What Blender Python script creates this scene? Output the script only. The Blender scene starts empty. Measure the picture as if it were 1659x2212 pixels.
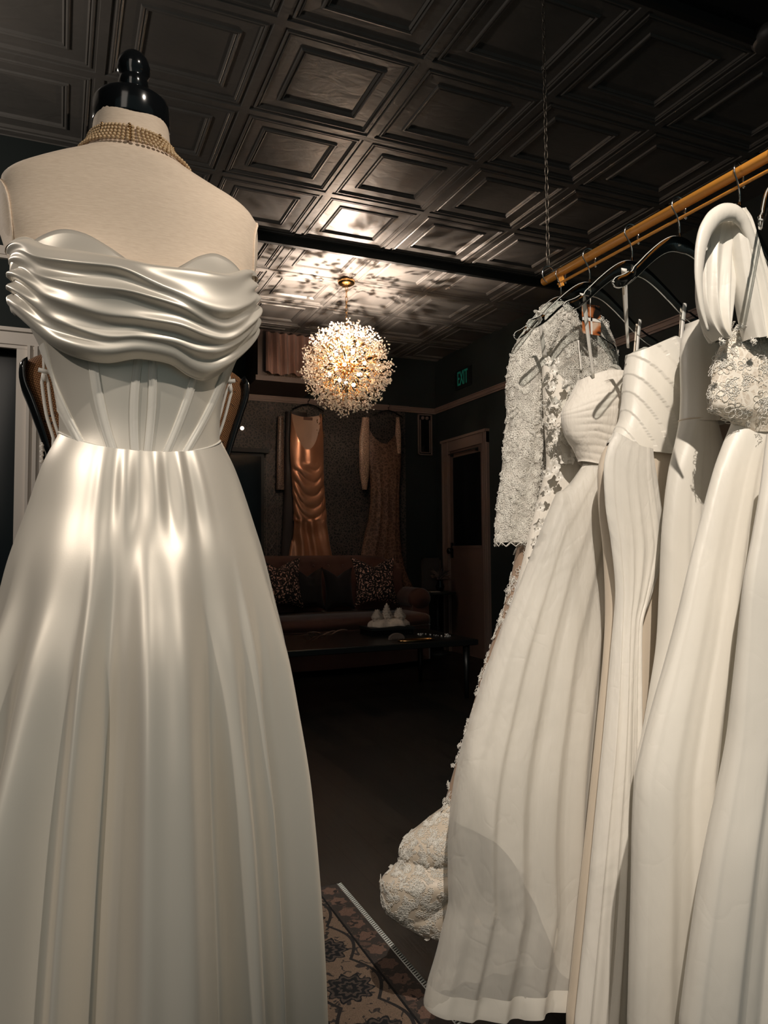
import bpy, math, random
from mathutils import Vector, Matrix
random.seed(7)
PI = math.pi
C = bpy.context.scene.collection
S = bpy.context.scene

# ---------------------------------------------------------------- camera (surveyed from the ceiling grid, 2 ft tiles)
F, YAW, PITCH, ROLL, CAMZ = 1610.0, 0.411542, 0.0527558, -0.0071793, 1.0
CXP, CYP = 829.5, 1106.0
fw = Vector((math.sin(YAW)*math.cos(PITCH), math.cos(YAW)*math.cos(PITCH), math.sin(PITCH)))
r0 = Vector((math.cos(YAW), -math.sin(YAW), 0)); u0 = r0.cross(fw)
rt = math.cos(ROLL)*r0 + math.sin(ROLL)*u0
up = -math.sin(ROLL)*r0 + math.cos(ROLL)*u0
cd = bpy.data.cameras.new('camera'); cam = bpy.data.objects.new('camera', cd); C.objects.link(cam)
cam.matrix_world = Matrix(((rt.x, up.x, -fw.x, 0), (rt.y, up.y, -fw.y, 0), (rt.z, up.z, -fw.z, CAMZ), (0, 0, 0, 1)))
cd.sensor_fit = 'VERTICAL'; cd.sensor_height = 24.0; cd.lens = F/2212*24.0
cd.clip_start = 0.02; cd.clip_end = 60
S.camera = cam

def aty(px, py, Y):
    d = rt*((px-CXP)/F) - up*((py-CYP)/F) + fw
    return Vector((d.x*Y/d.y, Y, CAMZ + d.z*Y/d.y))

# ---------------------------------------------------------------- interpolation helpers
def lerp(a, b, t): return a + (b-a)*t
def sstep(a, b, x):
    t = max(0.0, min(1.0, (x-a)/(b-a))); return t*t*(3-2*t)
def tab(T, x):
    """smooth monotone-ish interpolation of a table sorted by first column (returns tuple or float)"""
    n = len(T)
    if x <= T[0][0]: r = T[0][1:]
    elif x >= T[-1][0]: r = T[-1][1:]
    else:
        for i in range(n-1):
            if T[i][0] <= x <= T[i+1][0]: break
        x0, x1 = T[i][0], T[i+1][0]; h = x1-x0; t = (x-x0)/h
        r = []
        for k in range(1, len(T[i])):
            y0, y1 = T[i][k], T[i+1][k]; s = (y1-y0)/h
            m0 = s if i == 0 else (y1-T[i-1][k])/(x1-T[i-1][0])
            m1 = s if i+2 >= n else (T[i+2][k]-y0)/(T[i+2][0]-x0)
            if i > 0 and (y0-T[i-1][k])*s <= 0: m0 = 0
            if i+2 < n and (T[i+2][k]-y1)*s <= 0: m1 = 0
            lim = 3*abs(s); m0 = max(-lim, min(lim, m0)); m1 = max(-lim, min(lim, m1))
            r.append((2*t**3-3*t*t+1)*y0 + (t**3-2*t*t+t)*h*m0 + (-2*t**3+3*t*t)*y1 + (t**3-t*t)*h*m1)
        r = tuple(r)
    return r[0] if len(r) == 1 else r
def outline(Y, pts):
    """edge of a hanging garment measured on its own plane y=Y -> table z -> x"""
    q = [aty(x, y, Y) for x, y in pts]
    T = sorted((p.z, p.x) for p in q)
    return T
def hashn(i, j=0):
    v = math.sin(i*127.1 + j*311.7)*43758.5453
    return v - math.floor(v)
def vnoise(x, y):
    xi, yi = math.floor(x), math.floor(y); fx, fy = x-xi, y-yi
    fx = fx*fx*(3-2*fx); fy = fy*fy*(3-2*fy)
    return lerp(lerp(hashn(xi, yi), hashn(xi+1, yi), fx), lerp(hashn(xi, yi+1), hashn(xi+1, yi+1), fx), fy)*2-1

# ---------------------------------------------------------------- geometry collector
class G:
    def __init__(s): s.v = []; s.f = []; s.m = []; s.flat = []
    def add(s, v, f, mi=0, flat=False):
        o = len(s.v); s.v += [tuple(p) for p in v]
        for q in f: s.f.append(tuple(i+o for i in q)); s.m.append(mi); s.flat.append(flat)
    def box(s, x0, x1, y0, y1, z0, z1, mi=0):
        v = [(x, y, z) for z in (z0, z1) for y in (y0, y1) for x in (x0, x1)]
        s.add(v, [(0, 2, 3, 1), (4, 5, 7, 6), (0, 1, 5, 4), (2, 6, 7, 3), (0, 4, 6, 2), (1, 3, 7, 5)], mi, True)
        return s
    def grid(s, rows, closed=True, mi=0, capa=False, capb=False, flat=False):
        n = len(rows[0]); v = [p for r in rows for p in r]; f = []
        for i in range(len(rows)-1):
            for j in range(n if closed else n-1):
                k = (j+1) % n
                f.append((i*n+j, i*n+k, (i+1)*n+k, (i+1)*n+j))
        if capa: f.append(tuple(range(n))[::-1])
        if capb: f.append(tuple((len(rows)-1)*n+i for i in range(n)))
        s.add(v, f, mi, flat); return s
    def tube(s, path, r, n=8, closed=False, mi=0, flatk=1.0, nrm=None):
        path = [Vector(p) for p in path]; L = len(path); rows = []
        prev = None
        for i, p in enumerate(path):
            if closed: t = path[(i+1) % L]-path[i-1]
            else: t = path[min(i+1, L-1)]-path[max(i-1, 0)]
            if t.length < 1e-9: t = Vector((0, 0, 1))
            t.normalize()
            if nrm is not None: a = Vector(nrm)
            elif prev is not None: a = prev
            else: a = Vector((0, 0, 1)) if abs(t.z) < .9 else Vector((1, 0, 0))
            b = t.cross(a)
            if b.length < 1e-6: b = t.cross(Vector((0.3, 1, 0.2)))
            b.normalize(); a = b.cross(t).normalized(); prev = a
            rr = r[i] if isinstance(r, (list, tuple)) else r
            rows.append([p + (a*math.cos(2*PI*k/n) + b*math.sin(2*PI*k/n)*flatk)*rr for k in range(n)])
        if closed: rows.append(rows[0])
        s.grid(rows, True, mi, not closed, not closed); return s
    def lathe(s, prof, c=(0, 0, 0), n=32, mi=0):
        rows = [[(c[0]+r*math.cos(2*PI*k/n), c[1]+r*math.sin(2*PI*k/n), c[2]+z) for k in range(n)] for r, z in prof]
        s.grid(rows, True, mi, prof[0][0] > 1e-4, prof[-1][0] > 1e-4); return s
    def ball(s, c, r, n=8, m=6, mi=0, sz=1.0):
        rows = []
        for i in range(m+1):
            a = -PI/2 + PI*i/m
            rr = max(math.cos(a)*r, r*0.01)
            rows.append([(c[0]+rr*math.cos(2*PI*k/n), c[1]+rr*math.sin(2*PI*k/n), c[2]+r*sz*math.sin(a)) for k in range(n)])
        s.grid(rows, True, mi, True, True); return s

def obj(name, g, mats, parent=None, smooth=True):
    me = bpy.data.meshes.new(name); me.from_pydata(g.v, [], g.f)
    if not isinstance(mats, (list, tuple)): mats = [mats]
    for m in mats: me.materials.append(m)
    me.polygons.foreach_set('material_index', g.m)
    me.polygons.foreach_set('use_smooth', [smooth and not fl for fl in g.flat])
    me.update()
    o = bpy.data.objects.new(name, me); C.objects.link(o)
    if parent:
        o.parent = parent
        o.location = -Vector(parent.location) if parent.type == 'EMPTY' and not parent.parent else (0, 0, 0)
    return o
def tag(o, label, cat, group=None, kind=None):
    o['label'] = label; o['category'] = cat
    if group: o['group'] = group
    if kind: o['kind'] = kind
    return o
def thing(name, label, cat, loc, group=None):
    o = bpy.data.objects.new(name, None); C.objects.link(o); o.location = loc; o.empty_display_size = .05
    return tag(o, label, cat, group)
def struct(name, g, mats, parent=None, smooth=False):
    o = obj(name, g, mats, parent, smooth)
    if not parent: o['kind'] = 'structure'
    return o
def dup(root, loc):
    r = root.copy(); C.objects.link(r); r.location = loc
    for ch in root.children:
        c = ch.copy(); C.objects.link(c); c.parent = r
        for g in ch.children:
            d = g.copy(); C.objects.link(d); d.parent = c
    return r

# ---------------------------------------------------------------- materials
def mat(name, col, rough=.5, metal=0, spec=.5, **kw):
    m = bpy.data.materials.new(name); m.use_nodes = True
    b = m.node_tree.nodes['Principled BSDF']
    b.inputs['Base Color'].default_value = (*col, 1); b.inputs['Roughness'].default_value = rough
    b.inputs['Metallic'].default_value = metal; b.inputs['Specular IOR Level'].default_value = spec
    for k, v in kw.items(): b.inputs[k.replace('_', ' ')].default_value = v
    return m
class N:
    def __init__(s, m): s.t = m.node_tree; s.b = s.t.nodes['Principled BSDF']; s.tc = s.t.nodes.new('ShaderNodeTexCoord')
    def new(s, typ, **kw):
        n = s.t.nodes.new(typ)
        for k, v in kw.items(): setattr(n, k, v)
        return n
    def link(s, a, b): s.t.links.new(a, b)
    def mp(s, scale=(1, 1, 1), rot=(0, 0, 0), loc=(0, 0, 0), src=None):
        n = s.new('ShaderNodeMapping'); n.inputs['Scale'].default_value = scale; n.inputs['Rotation'].default_value = rot
        n.inputs['Location'].default_value = loc
        s.link(src or s.tc.outputs['Object'], n.inputs[0]); return n.outputs[0]
    def noise(s, vec, scale, detail=3, rough=.5, dist=0):
        n = s.new('ShaderNodeTexNoise'); n.inputs['Scale'].default_value = scale; n.inputs['Detail'].default_value = detail
        n.inputs['Roughness'].default_value = rough; n.inputs['Distortion'].default_value = dist
        s.link(vec, n.inputs['Vector']); return n.outputs['Fac']
    def voro(s, vec, scale, feature='F1', out='Distance', rand=1.0):
        n = s.new('ShaderNodeTexVoronoi', feature=feature); n.inputs['Scale'].default_value = scale
        n.inputs['Randomness'].default_value = rand
        s.link(vec, n.inputs['Vector']); return n.outputs[out]
    def ramp(s, fac, stops):
        n = s.new('ShaderNodeValToRGB'); e = n.color_ramp.elements
        while len(e) < len(stops): e.new(.5)
        for q, (p, c) in zip(e, stops): q.position = p; q.color = (*c, 1) if len(c) == 3 else c
        s.link(fac, n.inputs[0]); return n.outputs[0]
    def math(s, op, a, b=None, c=None):
        n = s.new('ShaderNodeMath', operation=op)
        for i, x in enumerate((a, b, c)):
            if x is None: continue
            if isinstance(x, (int, float)): n.inputs[i].default_value = x
            else: s.link(x, n.inputs[i])
        return n.outputs[0]
    def bump(s, h, strength=.3, dist=.002):
        n = s.new('ShaderNodeBump'); n.inputs['Strength'].default_value = strength; n.inputs['Distance'].default_value = dist
        s.link(h, n.inputs['Height'])
        if s.b.inputs['Normal'].is_linked:
            s.link(s.b.inputs['Normal'].links[0].from_socket, n.inputs['Normal'])
        s.link(n.outputs[0], s.b.inputs['Normal']); return n.outputs[0]
    def color(s, c): s.link(c, s.b.inputs['Base Color'])

# cloths
def cloth(name, col, rough=.45, sheen=.3, wr=.25, wscale=6, stretch=(1, 1, .35), grain=.12, spec=.5, vary=.06, crease=0, streak=0):
    m = mat(name, col, rough, spec=spec); n = N(m)
    n.b.inputs['Sheen Weight'].default_value = sheen; n.b.inputs['Sheen Roughness'].default_value = .4
    v = n.mp(stretch)
    a = n.noise(v, wscale, 4, .55, .6)
    n.bump(a, wr, .02)
    if crease:
        k = n.noise(n.mp((1.3, 1.3, .8), (.3, .2, .4)), 7, 2, .45, 1.6)
        k = n.math('ABSOLUTE', n.math('SUBTRACT', k, .5)); k = n.math('MINIMUM', k, .035)
        n.bump(k, crease, .10)
    if streak:
        n.bump(n.noise(n.mp((1, 1, .05)), 75, 3, .6), streak, .006)
    g = n.noise(n.mp((1, 1, 1)), 900, 2)
    n.bump(g, grain, .0006)
    c2 = tuple(x*(1-vary*1.6) for x in col); c1 = tuple(min(1, x*(1+vary*.4)) for x in col)
    n.color(n.ramp(n.noise(n.mp((1, 1, .5)), 4, 3), [(.35, c2), (.65, c1)]))
    return m
M = {}
M['satin'] = cloth('ivory_satin', (.80, .745, .655), .40, .10, .05, 4, spec=.6, grain=.04)
M['satin'].node_tree.nodes['Principled BSDF'].inputs['Metallic'].default_value = .42
M['satin'].node_tree.nodes['Principled BSDF'].inputs['Anisotropic'].default_value = .35
M['satin_dull'] = cloth('ivory_crepe_satin', (.80, .765, .69), .42, .2, .30, 7, crease=.04)
M['satin_warm'] = cloth('warm_satin_lining', (.72, .62, .50), .40, .2, .2, 7)
M['organza'] = cloth('ivory_organza', (.82, .785, .715), .50, .4, .5, 9, (1, 1, .4), crease=.06, streak=.16)
M['tulle'] = cloth('ivory_tulle', (.83, .78, .70), .6, .5, .35, 11, (2, 2, .25), streak=.35)
M['organza_sheer'] = cloth('sheer_ivory_organza', (.82, .785, .715), .50, .4, .5, 9, (1, 1, .4), crease=.10, streak=.16)
M['organza_sheer'].node_tree.nodes['Principled BSDF'].inputs['Alpha'].default_value = .62
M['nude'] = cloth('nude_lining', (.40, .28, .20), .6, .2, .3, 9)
M['cord'] = cloth('lace_cord', (.90, .87, .80), .55, .3, 0, 4, grain=0)
M['crepe'] = cloth('crepe_white', (.85, .82, .76), .5, .2, .25, 8)
def net(name, col, alpha, scale=260):
    m = mat(name, col, .7); n = N(m)
    w = n.voro(n.mp((1, 1, 1)), scale, 'DISTANCE_TO_EDGE')
    line = n.math('LESS_THAN', w, .10)
    base = n.noise(n.mp((1, 1, 1)), 18, 3)
    a = n.math('ADD', n.math('MULTIPLY', line, .35), n.math('MULTIPLY', base, alpha*1.6))
    n.link(n.math('MINIMUM', a, 1.0), n.b.inputs['Alpha'])
    n.bump(n.noise(n.mp((2, 2, .4)), 10, 3), .4, .02)
    return m
M['net'] = net('lace_net', (.84, .80, .72), .34)
M['net_dense'] = net('lace_net_dense', (.86, .82, .75), .52)
def laced(name, base, cordc, scale, thr=.06, rough=.55):
    """opaque lace cloth seen from afar: cord loops on a ground"""
    m = mat(name, base, rough); n = N(m)
    vec = n.mp((1, 1, 1))
    d = n.new('ShaderNodeVectorMath', operation='ADD'); nz = n.new('ShaderNodeTexNoise'); nz.inputs['Scale'].default_value = scale*.7
    n.link(vec, nz.inputs['Vector']); sc = n.new('ShaderNodeVectorMath', operation='SCALE'); sc.inputs['Scale'].default_value = 1.1/scale
    n.link(nz.outputs['Color'], sc.inputs[0]); n.link(vec, d.inputs[0]); n.link(sc.outputs[0], d.inputs[1])
    e1 = n.voro(d.outputs[0], scale, 'DISTANCE_TO_EDGE'); e2 = n.voro(d.outputs[0], scale*2.3, 'DISTANCE_TO_EDGE')
    k = n.math('MAXIMUM', n.math('LESS_THAN', e1, thr), n.math('MULTIPLY', n.math('LESS_THAN', e2, thr), .6))
    n.color(n.ramp(k, [(0, base), (1, cordc)]))
    n.bump(k, .5, .002)
    return m
# hard things
M['jersey'] = mat('mannequin_jersey', (.66, .52, .39), .75); n = N(M['jersey'])
n.b.inputs['Sheen Weight'].default_value = .25
n.color(n.ramp(n.noise(n.mp((40, 40, 300)), 2.2, 5, .6), [(.3, (.72, .575, .44)), (.7, (.84, .69, .54))]))
n.bump(n.noise(n.mp((60, 60, 500)), 2, 4), .18, .001)
M['black_gloss'] = mat('black_lacquer', (.006, .007, .008), .12, spec=.6)
M['pearl'] = mat('pearl', (.62, .43, .24), .22, .0, .7, Coat_Weight=.6)
M['brass_old'] = mat('dull_brass', (.32, .19, .08), .35, .9)
M['rail'] = mat('ochre_painted_rail', (.80, .34, .05), .35, .0, .6); n = N(M['rail'])
n.bump(n.noise(n.mp((1, .1, 1)), 60, 3), .1, .002)
M['chrome'] = mat('chrome', (.75, .73, .70), .12, 1)
M['steel_dark'] = mat('dark_steel', (.20, .17, .14), .3, .9)
M['gold'] = mat('polished_gold', (.85, .50, .20), .2, 1)
m = mat('clear_acrylic', (.96, .97, .96), .03); t_ = m.node_tree
tr = t_.nodes.new('ShaderNodeBsdfTransparent'); tr.inputs[0].default_value = (.93, .95, .95, 1); gl0 = t_.nodes.new('ShaderNodeBsdfGlossy'); gl0.inputs['Roughness'].default_value = .08
lw = t_.nodes.new('ShaderNodeLayerWeight'); lw.inputs[0].default_value = .22; mx0 = t_.nodes.new('ShaderNodeMixShader')
t_.links.new(lw.outputs['Fresnel'], mx0.inputs[0]); t_.links.new(tr.outputs[0], mx0.inputs[1]); t_.links.new(gl0.outputs[0], mx0.inputs[2]); t_.links.new(mx0.outputs[0], t_.nodes['Material Output'].inputs[0])
M['acrylic'] = m
m = mat('acrylic_edge', (.85, .85, .80), .12); t_ = m.node_tree
tr = t_.nodes.new('ShaderNodeBsdfTransparent'); mx0 = t_.nodes.new('ShaderNodeMixShader'); mx0.inputs[0].default_value = .55
t_.links.new(tr.outputs[0], mx0.inputs[1]); t_.links.new(t_.nodes['Principled BSDF'].outputs[0], mx0.inputs[2]); t_.links.new(mx0.outputs[0], t_.nodes['Material Output'].inputs[0])
M['acrylic_edge'] = m
m = mat('crystal', (.97, .94, .90), .10, 0, .9); t_ = m.node_tree
tl = t_.nodes.new('ShaderNodeBsdfTranslucent'); tl.inputs[0].default_value = (1, .97, .93, 1); mx0 = t_.nodes.new('ShaderNodeMixShader'); mx0.inputs[0].default_value = .5
t_.links.new(t_.nodes['Principled BSDF'].outputs[0], mx0.inputs[1]); t_.links.new(tl.outputs[0], mx0.inputs[2]); t_.links.new(mx0.outputs[0], t_.nodes['Material Output'].inputs[0])
M['crystal'] = m
M['bulb'] = mat('bulb', (1, .9, .75)); b = M['bulb'].node_tree.nodes['Principled BSDF']
b.inputs['Emission Color'].default_value = (1, .80, .58, 1); b.inputs['Emission Strength'].default_value = 40
# setting
M['ceil'] = mat('brown_tin_ceiling', (.060, .050, .046), .46, 0, .5); n = N(M['ceil'])
n.color(n.ramp(n.noise(n.mp((1, 1, 1)), 2.5, 5, .6), [(.3, (.094, .090, .084)), (.7, (.118, .110, .102))]))
n.bump(n.noise(n.mp((1, 1.8, 1)), 8, 2, .5, .8), .28, .012)
M['ceil_dark'] = mat('dark_plank_ceiling', (.02, .02, .02), .5); n = N(M['ceil_dark']); n.bump(n.noise(n.mp((1, 8, 1)), 6, 3), .4, .006)
M['beam'] = mat('black_beam', (.007, .010, .010), .6)
M['wall'] = mat('dark_wall', (.008, .014, .014), .8); n = N(M['wall']); n.bump(n.noise(n.mp((1, 1, 1)), 90, 3), .1, .001)
def paper():
    m = mat('floral_wallpaper', (.03, .025, .022), .6); n = N(m)
    vec = n.mp((1, 0, 1))
    nz = n.new('ShaderNodeTexNoise'); nz.inputs['Scale'].default_value = 20; n.link(vec, nz.inputs['Vector'])
    sc = n.new('ShaderNodeVectorMath', operation='SCALE'); sc.inputs['Scale'].default_value = .035; n.link(nz.outputs['Color'], sc.inputs[0])
    ad = n.new('ShaderNodeVectorMath', operation='ADD'); n.link(vec, ad.inputs[0]); n.link(sc.outputs[0], ad.inputs[1])
    d = n.voro(ad.outputs[0], 13)
    rings = n.math('SINE', n.math('MULTIPLY', d, 26.0))
    r = n.math('GREATER_THAN', rings, .45)
    e = n.math('LESS_THAN', n.voro(ad.outputs[0], 34, 'DISTANCE_TO_EDGE'), .09)
    k = n.math('MAXIMUM', n.math('MULTIPLY', r, .8), n.math('MULTIPLY', e, .9))
    n.color(n.ramp(k, [(0, (.008, .012, .012)), (.6, (.058, .045, .039)), (1, (.085, .066, .057))]))
    return m
M['paper'] = paper()
M['trim'] = mat('taupe_trim', (.22, .155, .13), .5)
M['whitetrim'] = mat('cream_trim', (.72, .66, .60), .5); n = N(M['whitetrim']); n.bump(n.noise(n.mp(), 200, 2), .06, .001)
M['doorpaint'] = mat('brown_door_paint', (.13, .085, .07), .55)
M['blackglass'] = mat('black_glass', (.006, .007, .008), .12)
def floor_mat():
    m = mat('dark_walnut_planks', (.03, .02, .015), .38); n = N(m)
    br = n.new('ShaderNodeTexBrick'); br.inputs['Scale'].default_value = 1; br.inputs['Brick Width'].default_value = 1.2; br.inputs['Row Height'].default_value = .11
    br.inputs['Mortar Size'].default_value = .0022; br.inputs['Color1'].default_value = (.007, .009, .009, 1); br.inputs['Color2'].default_value = (.021, .018, .015, 1); br.inputs['Mortar'].default_value = (.004, .003, .003, 1)
    n.link(n.mp((1, 1, 1), (0, 0, PI/2)), br.inputs['Vector'])
    g = n.noise(n.mp((22, 1.2, 1)), 5, 5, .6)
    mx = n.new('ShaderNodeMixRGB', blend_type='MULTIPLY'); mx.inputs[0].default_value = .8
    n.link(br.outputs['Color'], mx.inputs[1]); n.link(n.ramp(g, [(.3, (.35, .35, .35)), (.7, (1.4, 1.3, 1.2))]), mx.inputs[2])
    n.color(mx.outputs[0]); n.bump(g, .2, .002)
    return m
M['floor'] = floor_mat()

# ---------------------------------------------------------------- room shell
XR, YB, ZC = 3.63, 6.94, 2.995
GX, GY, T = 0.740, 2.6328, 0.61
YN = GY - T            # near end of the tin ceiling
XL, YBL, XBL = -2.6, 3.89, 0.40
g = G(); g.box(XL, XR+.1, -1.2, YB+.1, -.08, 0)
struct('floor', g, M['floor'])
def tile(g, x, y, x1=None, y1=None):
    """one pressed tin tile seen from below: nested raised frames"""
    prof = [(0, 0), (.018, 0), (.020, .006), (.034, .006), (.038, .001), (.044, .001), (.049, .006), (.054, .003), (.060, .009), (.118, .011),
            (.122, .004), (.128, .003), (.134, .009), (.140, .006), (.147, .015), (.305, .016)]
    rows = []
    for d, h in prof[:-1]:
        rows.append([(x+d, y+d, ZC+h), (x+T-d, y+d, ZC+h), (x+T-d, y+T-d, ZC+h), (x+d, y+T-d, ZC+h)])
    g.grid(rows, True, flat=True)
    g.add(rows[-1], [(0, 1, 2, 3)], flat=True)
g = G()
i0 = -6
for i in range(i0, 5):
    for j in range(-1, 7):
        x, y = GX+i*T, GY+j*T
        if x < XBL-.01-T*.999 and y > YBL: continue
        if y > YB or x > XR: continue
        tile(g, x, y)
g.box(XL, XR+.1, YN, YB+.1, ZC+.05, ZC+.09)
struct('ceiling', g, M['ceil'])
g = G(); g.box(XL, XR+.1, -1.2, YN-.0, ZC+.03, ZC+.09); g.box(XL, XR, YN-.03, YN, ZC-.006, ZC+.08)
struct('ceiling_front', g, M['ceil_dark'])
g = G(); g.box(XBL, XR, 4.47, 4.50, ZC-.055, ZC+.01); g.box(XBL, XR, 4.485, 4.52, ZC-.03, ZC+.01)
struct('trim_1', g, M['beam'])
# walls
g = G(); g.box(XBL, XR+.1, YB, YB+.1, 0, ZC+.05)
g.box(1.3, 3.27, YB-.012, YB, .1, 2.44, 1)
struct('wall_back', g, [M['wall'], M['paper']])
g = G(); g.box(XR, XR+.1, -1.2, YB, 0, ZC+.05); struct('wall_right', g, M['wall'])
# left return wall with a cased opening
g = G(); g.box(XL, -1.15, YBL, YBL+.12, 0, ZC+.05); g.box(-.10, XBL, YBL, YBL+.12, 0, ZC+.05); g.box(-1.15, -.10, YBL, YBL+.12, 2.0, ZC+.05)
g.box(XBL-.12, XBL, YBL+.12, YB, 0, ZC+.05); g.box(XL-.1, XL, -1.2, YBL+.1, 0, ZC+.05)
struct('wall_left', g, M['wall'])
g = G()
zz = 2.05
g.box(-1.25, .02, YBL-.03, YBL, 1.985, 2.055); g.box(-1.27, .03, YBL-.045, YBL, 2.045, 2.062); g.box(-1.22, .0, YBL-.022, YBL, 1.968, 1.985)
for (a, b2) in ((-.195, -.075),):
    g.box(a, b2, YBL-.02, YBL, 0, 1.985); g.box(a+.045, a+.058, YBL-.035, YBL, 0, 1.985); g.box(b2-.045, b2-.03, YBL-.035, YBL, 0, 1.985); g.box(b2-.016, b2, YBL-.03, YBL, 0, 1.985)
struct('window_1', g, M['whitetrim'])
g = G(); g.box(-1.15, -.10, YBL+.08, YBL+.1, 0, 2.0); struct('window_2', g, M['blackglass'])
g = G()
g.box(-.065, .03, YBL-.012, YBL, 0, 1.985)
struct('trim_2', g, mat('cream_jamb', (.75, .70, .62), .5))
g = G(); g.box(XL, XBL, YBL-.03, YBL, 2.41, 2.45); g.box(XL, XBL, YBL-.02, YBL, 2.395, 2.41)
struct('trim_3', g, M['whitetrim'])
# picture rails
def railbox(g, x0, x1, y0, y1, dirx):
    for (o, z0, z1) in ((.022, 2.455, 2.485), (.014, 2.44, 2.455), (.03, 2.485, 2.495)):
        if dirx: g.box(x0, x1, y0-o, y1, z0, z1)
        else: g.box(x0-o, x1, y0, y1, z0, z1)
g = G(); railbox(g, XBL, 3.30, YB-.012, YB, True); railbox(g, 3.30, XR, YB, YB, True); struct('trim_4', g, M['trim'])
g = G(); railbox(g, XR, XR, 2.0, YB-.02, False); struct('trim_5', g, M['trim'])
# wallpaper border of linked diamonds
g = G()
xb, w = 1.86, .032
z = .2
while z < 2.42:
    for s_ in (-1, 1):
        g.tube([(xb, YB-.014, z), (xb+s_*w, YB-.014, z+.0475), (xb, YB-.014, z+.095)], .0028, 4)
        g.tube([(xb+s_*.052, YB-.014, z), (xb+s_*.052, YB-.014, z+.095)], .0014, 4)
    z += .095
struct('trim_6', g, mat('border_diamonds', (.22, .17, .145), .6))
# door on the right wall
D0, D1 = 5.88, 6.747
g = G()
for (a, b2) in ((D0, D0+.07), (D1-.145, D1)):
    g.box(XR-.03, XR, a, b2, 0, 2.11); g.box(XR-.045, XR, a+.012, a+.024, 0, 2.11); g.box(XR-.045, XR, b2-.03, b2-.014, 0, 2.11)
g.box(XR-.035, XR, D0, D1, 2.0, 2.12); g.box(XR-.048, XR, D0-.01, D1+.01, 2.10, 2.125)
df = struct('door_1', g, M['trim'])
g = G(); yl, yr = D0+.07, D1-.145
g.box(XR-.02, XR-.002, yl, yl+.05, 0, 2.0); g.box(XR-.02, XR-.002, yr-.05, yr, 0, 2.0)
g.box(XR-.02, XR-.002, yl+.05, yr-.05, 1.93, 2.0); g.box(XR-.02, XR-.002, yl+.05, yr-.05, 0.0, 1.04)
g.box(XR-.028, XR-.002, yl+.05, yr-.05, 1.025, 1.05)
obj('door_leaf', g, M['doorpaint'], df, False)
g = G(); g.box(XR-.012, XR-.004, yl+.05, yr-.05, 1.05, 1.93); obj('door_glass', g, M['blackglass'], df, False)
g = G(); g.tube([(XR-.05, yl+.05, 1.965), (XR-.05, yr-.03, 1.965)], .006, 8)
g.box(XR-.05, XR-.02, yl+.09, yl+.10, 1.94, 1.97); g.box(XR-.05, XR-.02, yr-.08, yr-.07, 1.94, 1.97)
obj('curtain_rod', g, M['beam'], df)
g = G(); g.lathe([(.001, -.03), (.02, -.028), (.028, -.01), (.028, .01), (.02, .028), (.001, .03)], (XR-.05, yr-.03, 1.0), 16); g.box(XR-.024, XR-.018, yr-.055, yr-.005, .93, 1.08)
obj('door_handle', g, M['black_gloss'], df)

# ceiling fixture near the edge of the tin ceiling
p = Vector((2.55, 1.97, ZC))
g = G(); g.lathe([(.001, -.02), (.07, -.02), (.075, -.012), (.085, .0), (.085, .03)], (p.x, p.y, p.z), 32)
tag(obj('ceiling_speaker', g, mat('grey_speaker', (.05, .05, .05), .5)), 'round dark speaker disc at the edge of the pressed tin ceiling', 'speaker')

# EXIT sign
ex = thing('exit_sign', 'green EXIT sign high on the dark right wall above the door', 'sign', (XR-.02, 6.33, 2.695))
g = G(); g.box(XR-.014, XR-.001, 6.17, 6.49, 2.60, 2.79); obj('sign_plate', g, mat('sign_black', (.01, .012, .012), .4), ex, False)
tc = bpy.data.curves.new('exit_letters', 'FONT'); tc.body = 'EXIT'; tc.align_x = 'CENTER'; tc.align_y = 'CENTER'; tc.size = .20; tc.extrude = .002
to = bpy.data.objects.new('tmp', tc); C.objects.link(to); bpy.context.view_layer.update()
me = bpy.data.meshes.new_from_object(to.evaluated_get(bpy.context.evaluated_depsgraph_get()))
bpy.data.objects.remove(to)
mg = mat('green_letters', (.02, .25, .18), .5); b = mg.node_tree.nodes['Principled BSDF']; b.inputs['Emission Color'].default_value = (.02, .38, .27, 1); b.inputs['Emission Strength'].default_value = .035
me.materials.clear(); me.materials.append(mg)
lo = bpy.data.objects.new('letters', me); C.objects.link(lo); lo.parent = ex
lo.rotation_euler = (PI/2, 0, -PI/2); lo.location = (0.003, 0, 0); lo.scale = (.50, 1.0, 1)

# ================================================================ dress form + wedding dress
X0 = .096
BODY = [  # z, x0, halfwidth, front depth, back depth
    (0.80, .106, .160, .115, .125), (0.95, .106, .162, .115, .13), (1.05, .106, .140, .098, .11), (1.10, .106, .122, .088, .095), (1.163, .105, .1035, .080, .080), (1.22, .1045, .1075, .086, .082), (1.27, .104, .124, .094, .086),
    (1.31, .103, .142, .101, .090), (1.34, .102, .153, .103, .092), (1.37, .100, .159, .101, .092), (1.40, .098, .163, .097, .090),
    (1.43, .096, .1705, .092, .086), (1.46, .095, .173, .086, .081), (1.485, .0945, .173, .080, .076), (1.500, .091, .168, .075, .072),
    (1.512, .089, .155, .072, .070), (1.523, .086, .132, .070, .068), (1.534, .0845, .106, .068, .066), (1.543, .086, .084, .066, .064),
    (1.552, .088, .0685, .062, .062), (1.565, .087, .0577, .057, .058), (1.58, .0868, .0540, .054, .055), (1.60, .0866, .0516, .0516, .053), (1.620, .0863, .0498, .050, .051)]
YM = 1.09
def section(tabl, z, th, n=2.25):
    x0, a, bf, bb = tab(tabl, z)
    c, s = math.cos(th), math.sin(th)
    e = 2/n
    x = x0 + a*math.copysign(abs(c)**e, c)
    y = YM + (bf if s < 0 else bb)*math.copysign(abs(s)**e, s)
    return x, y
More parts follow.
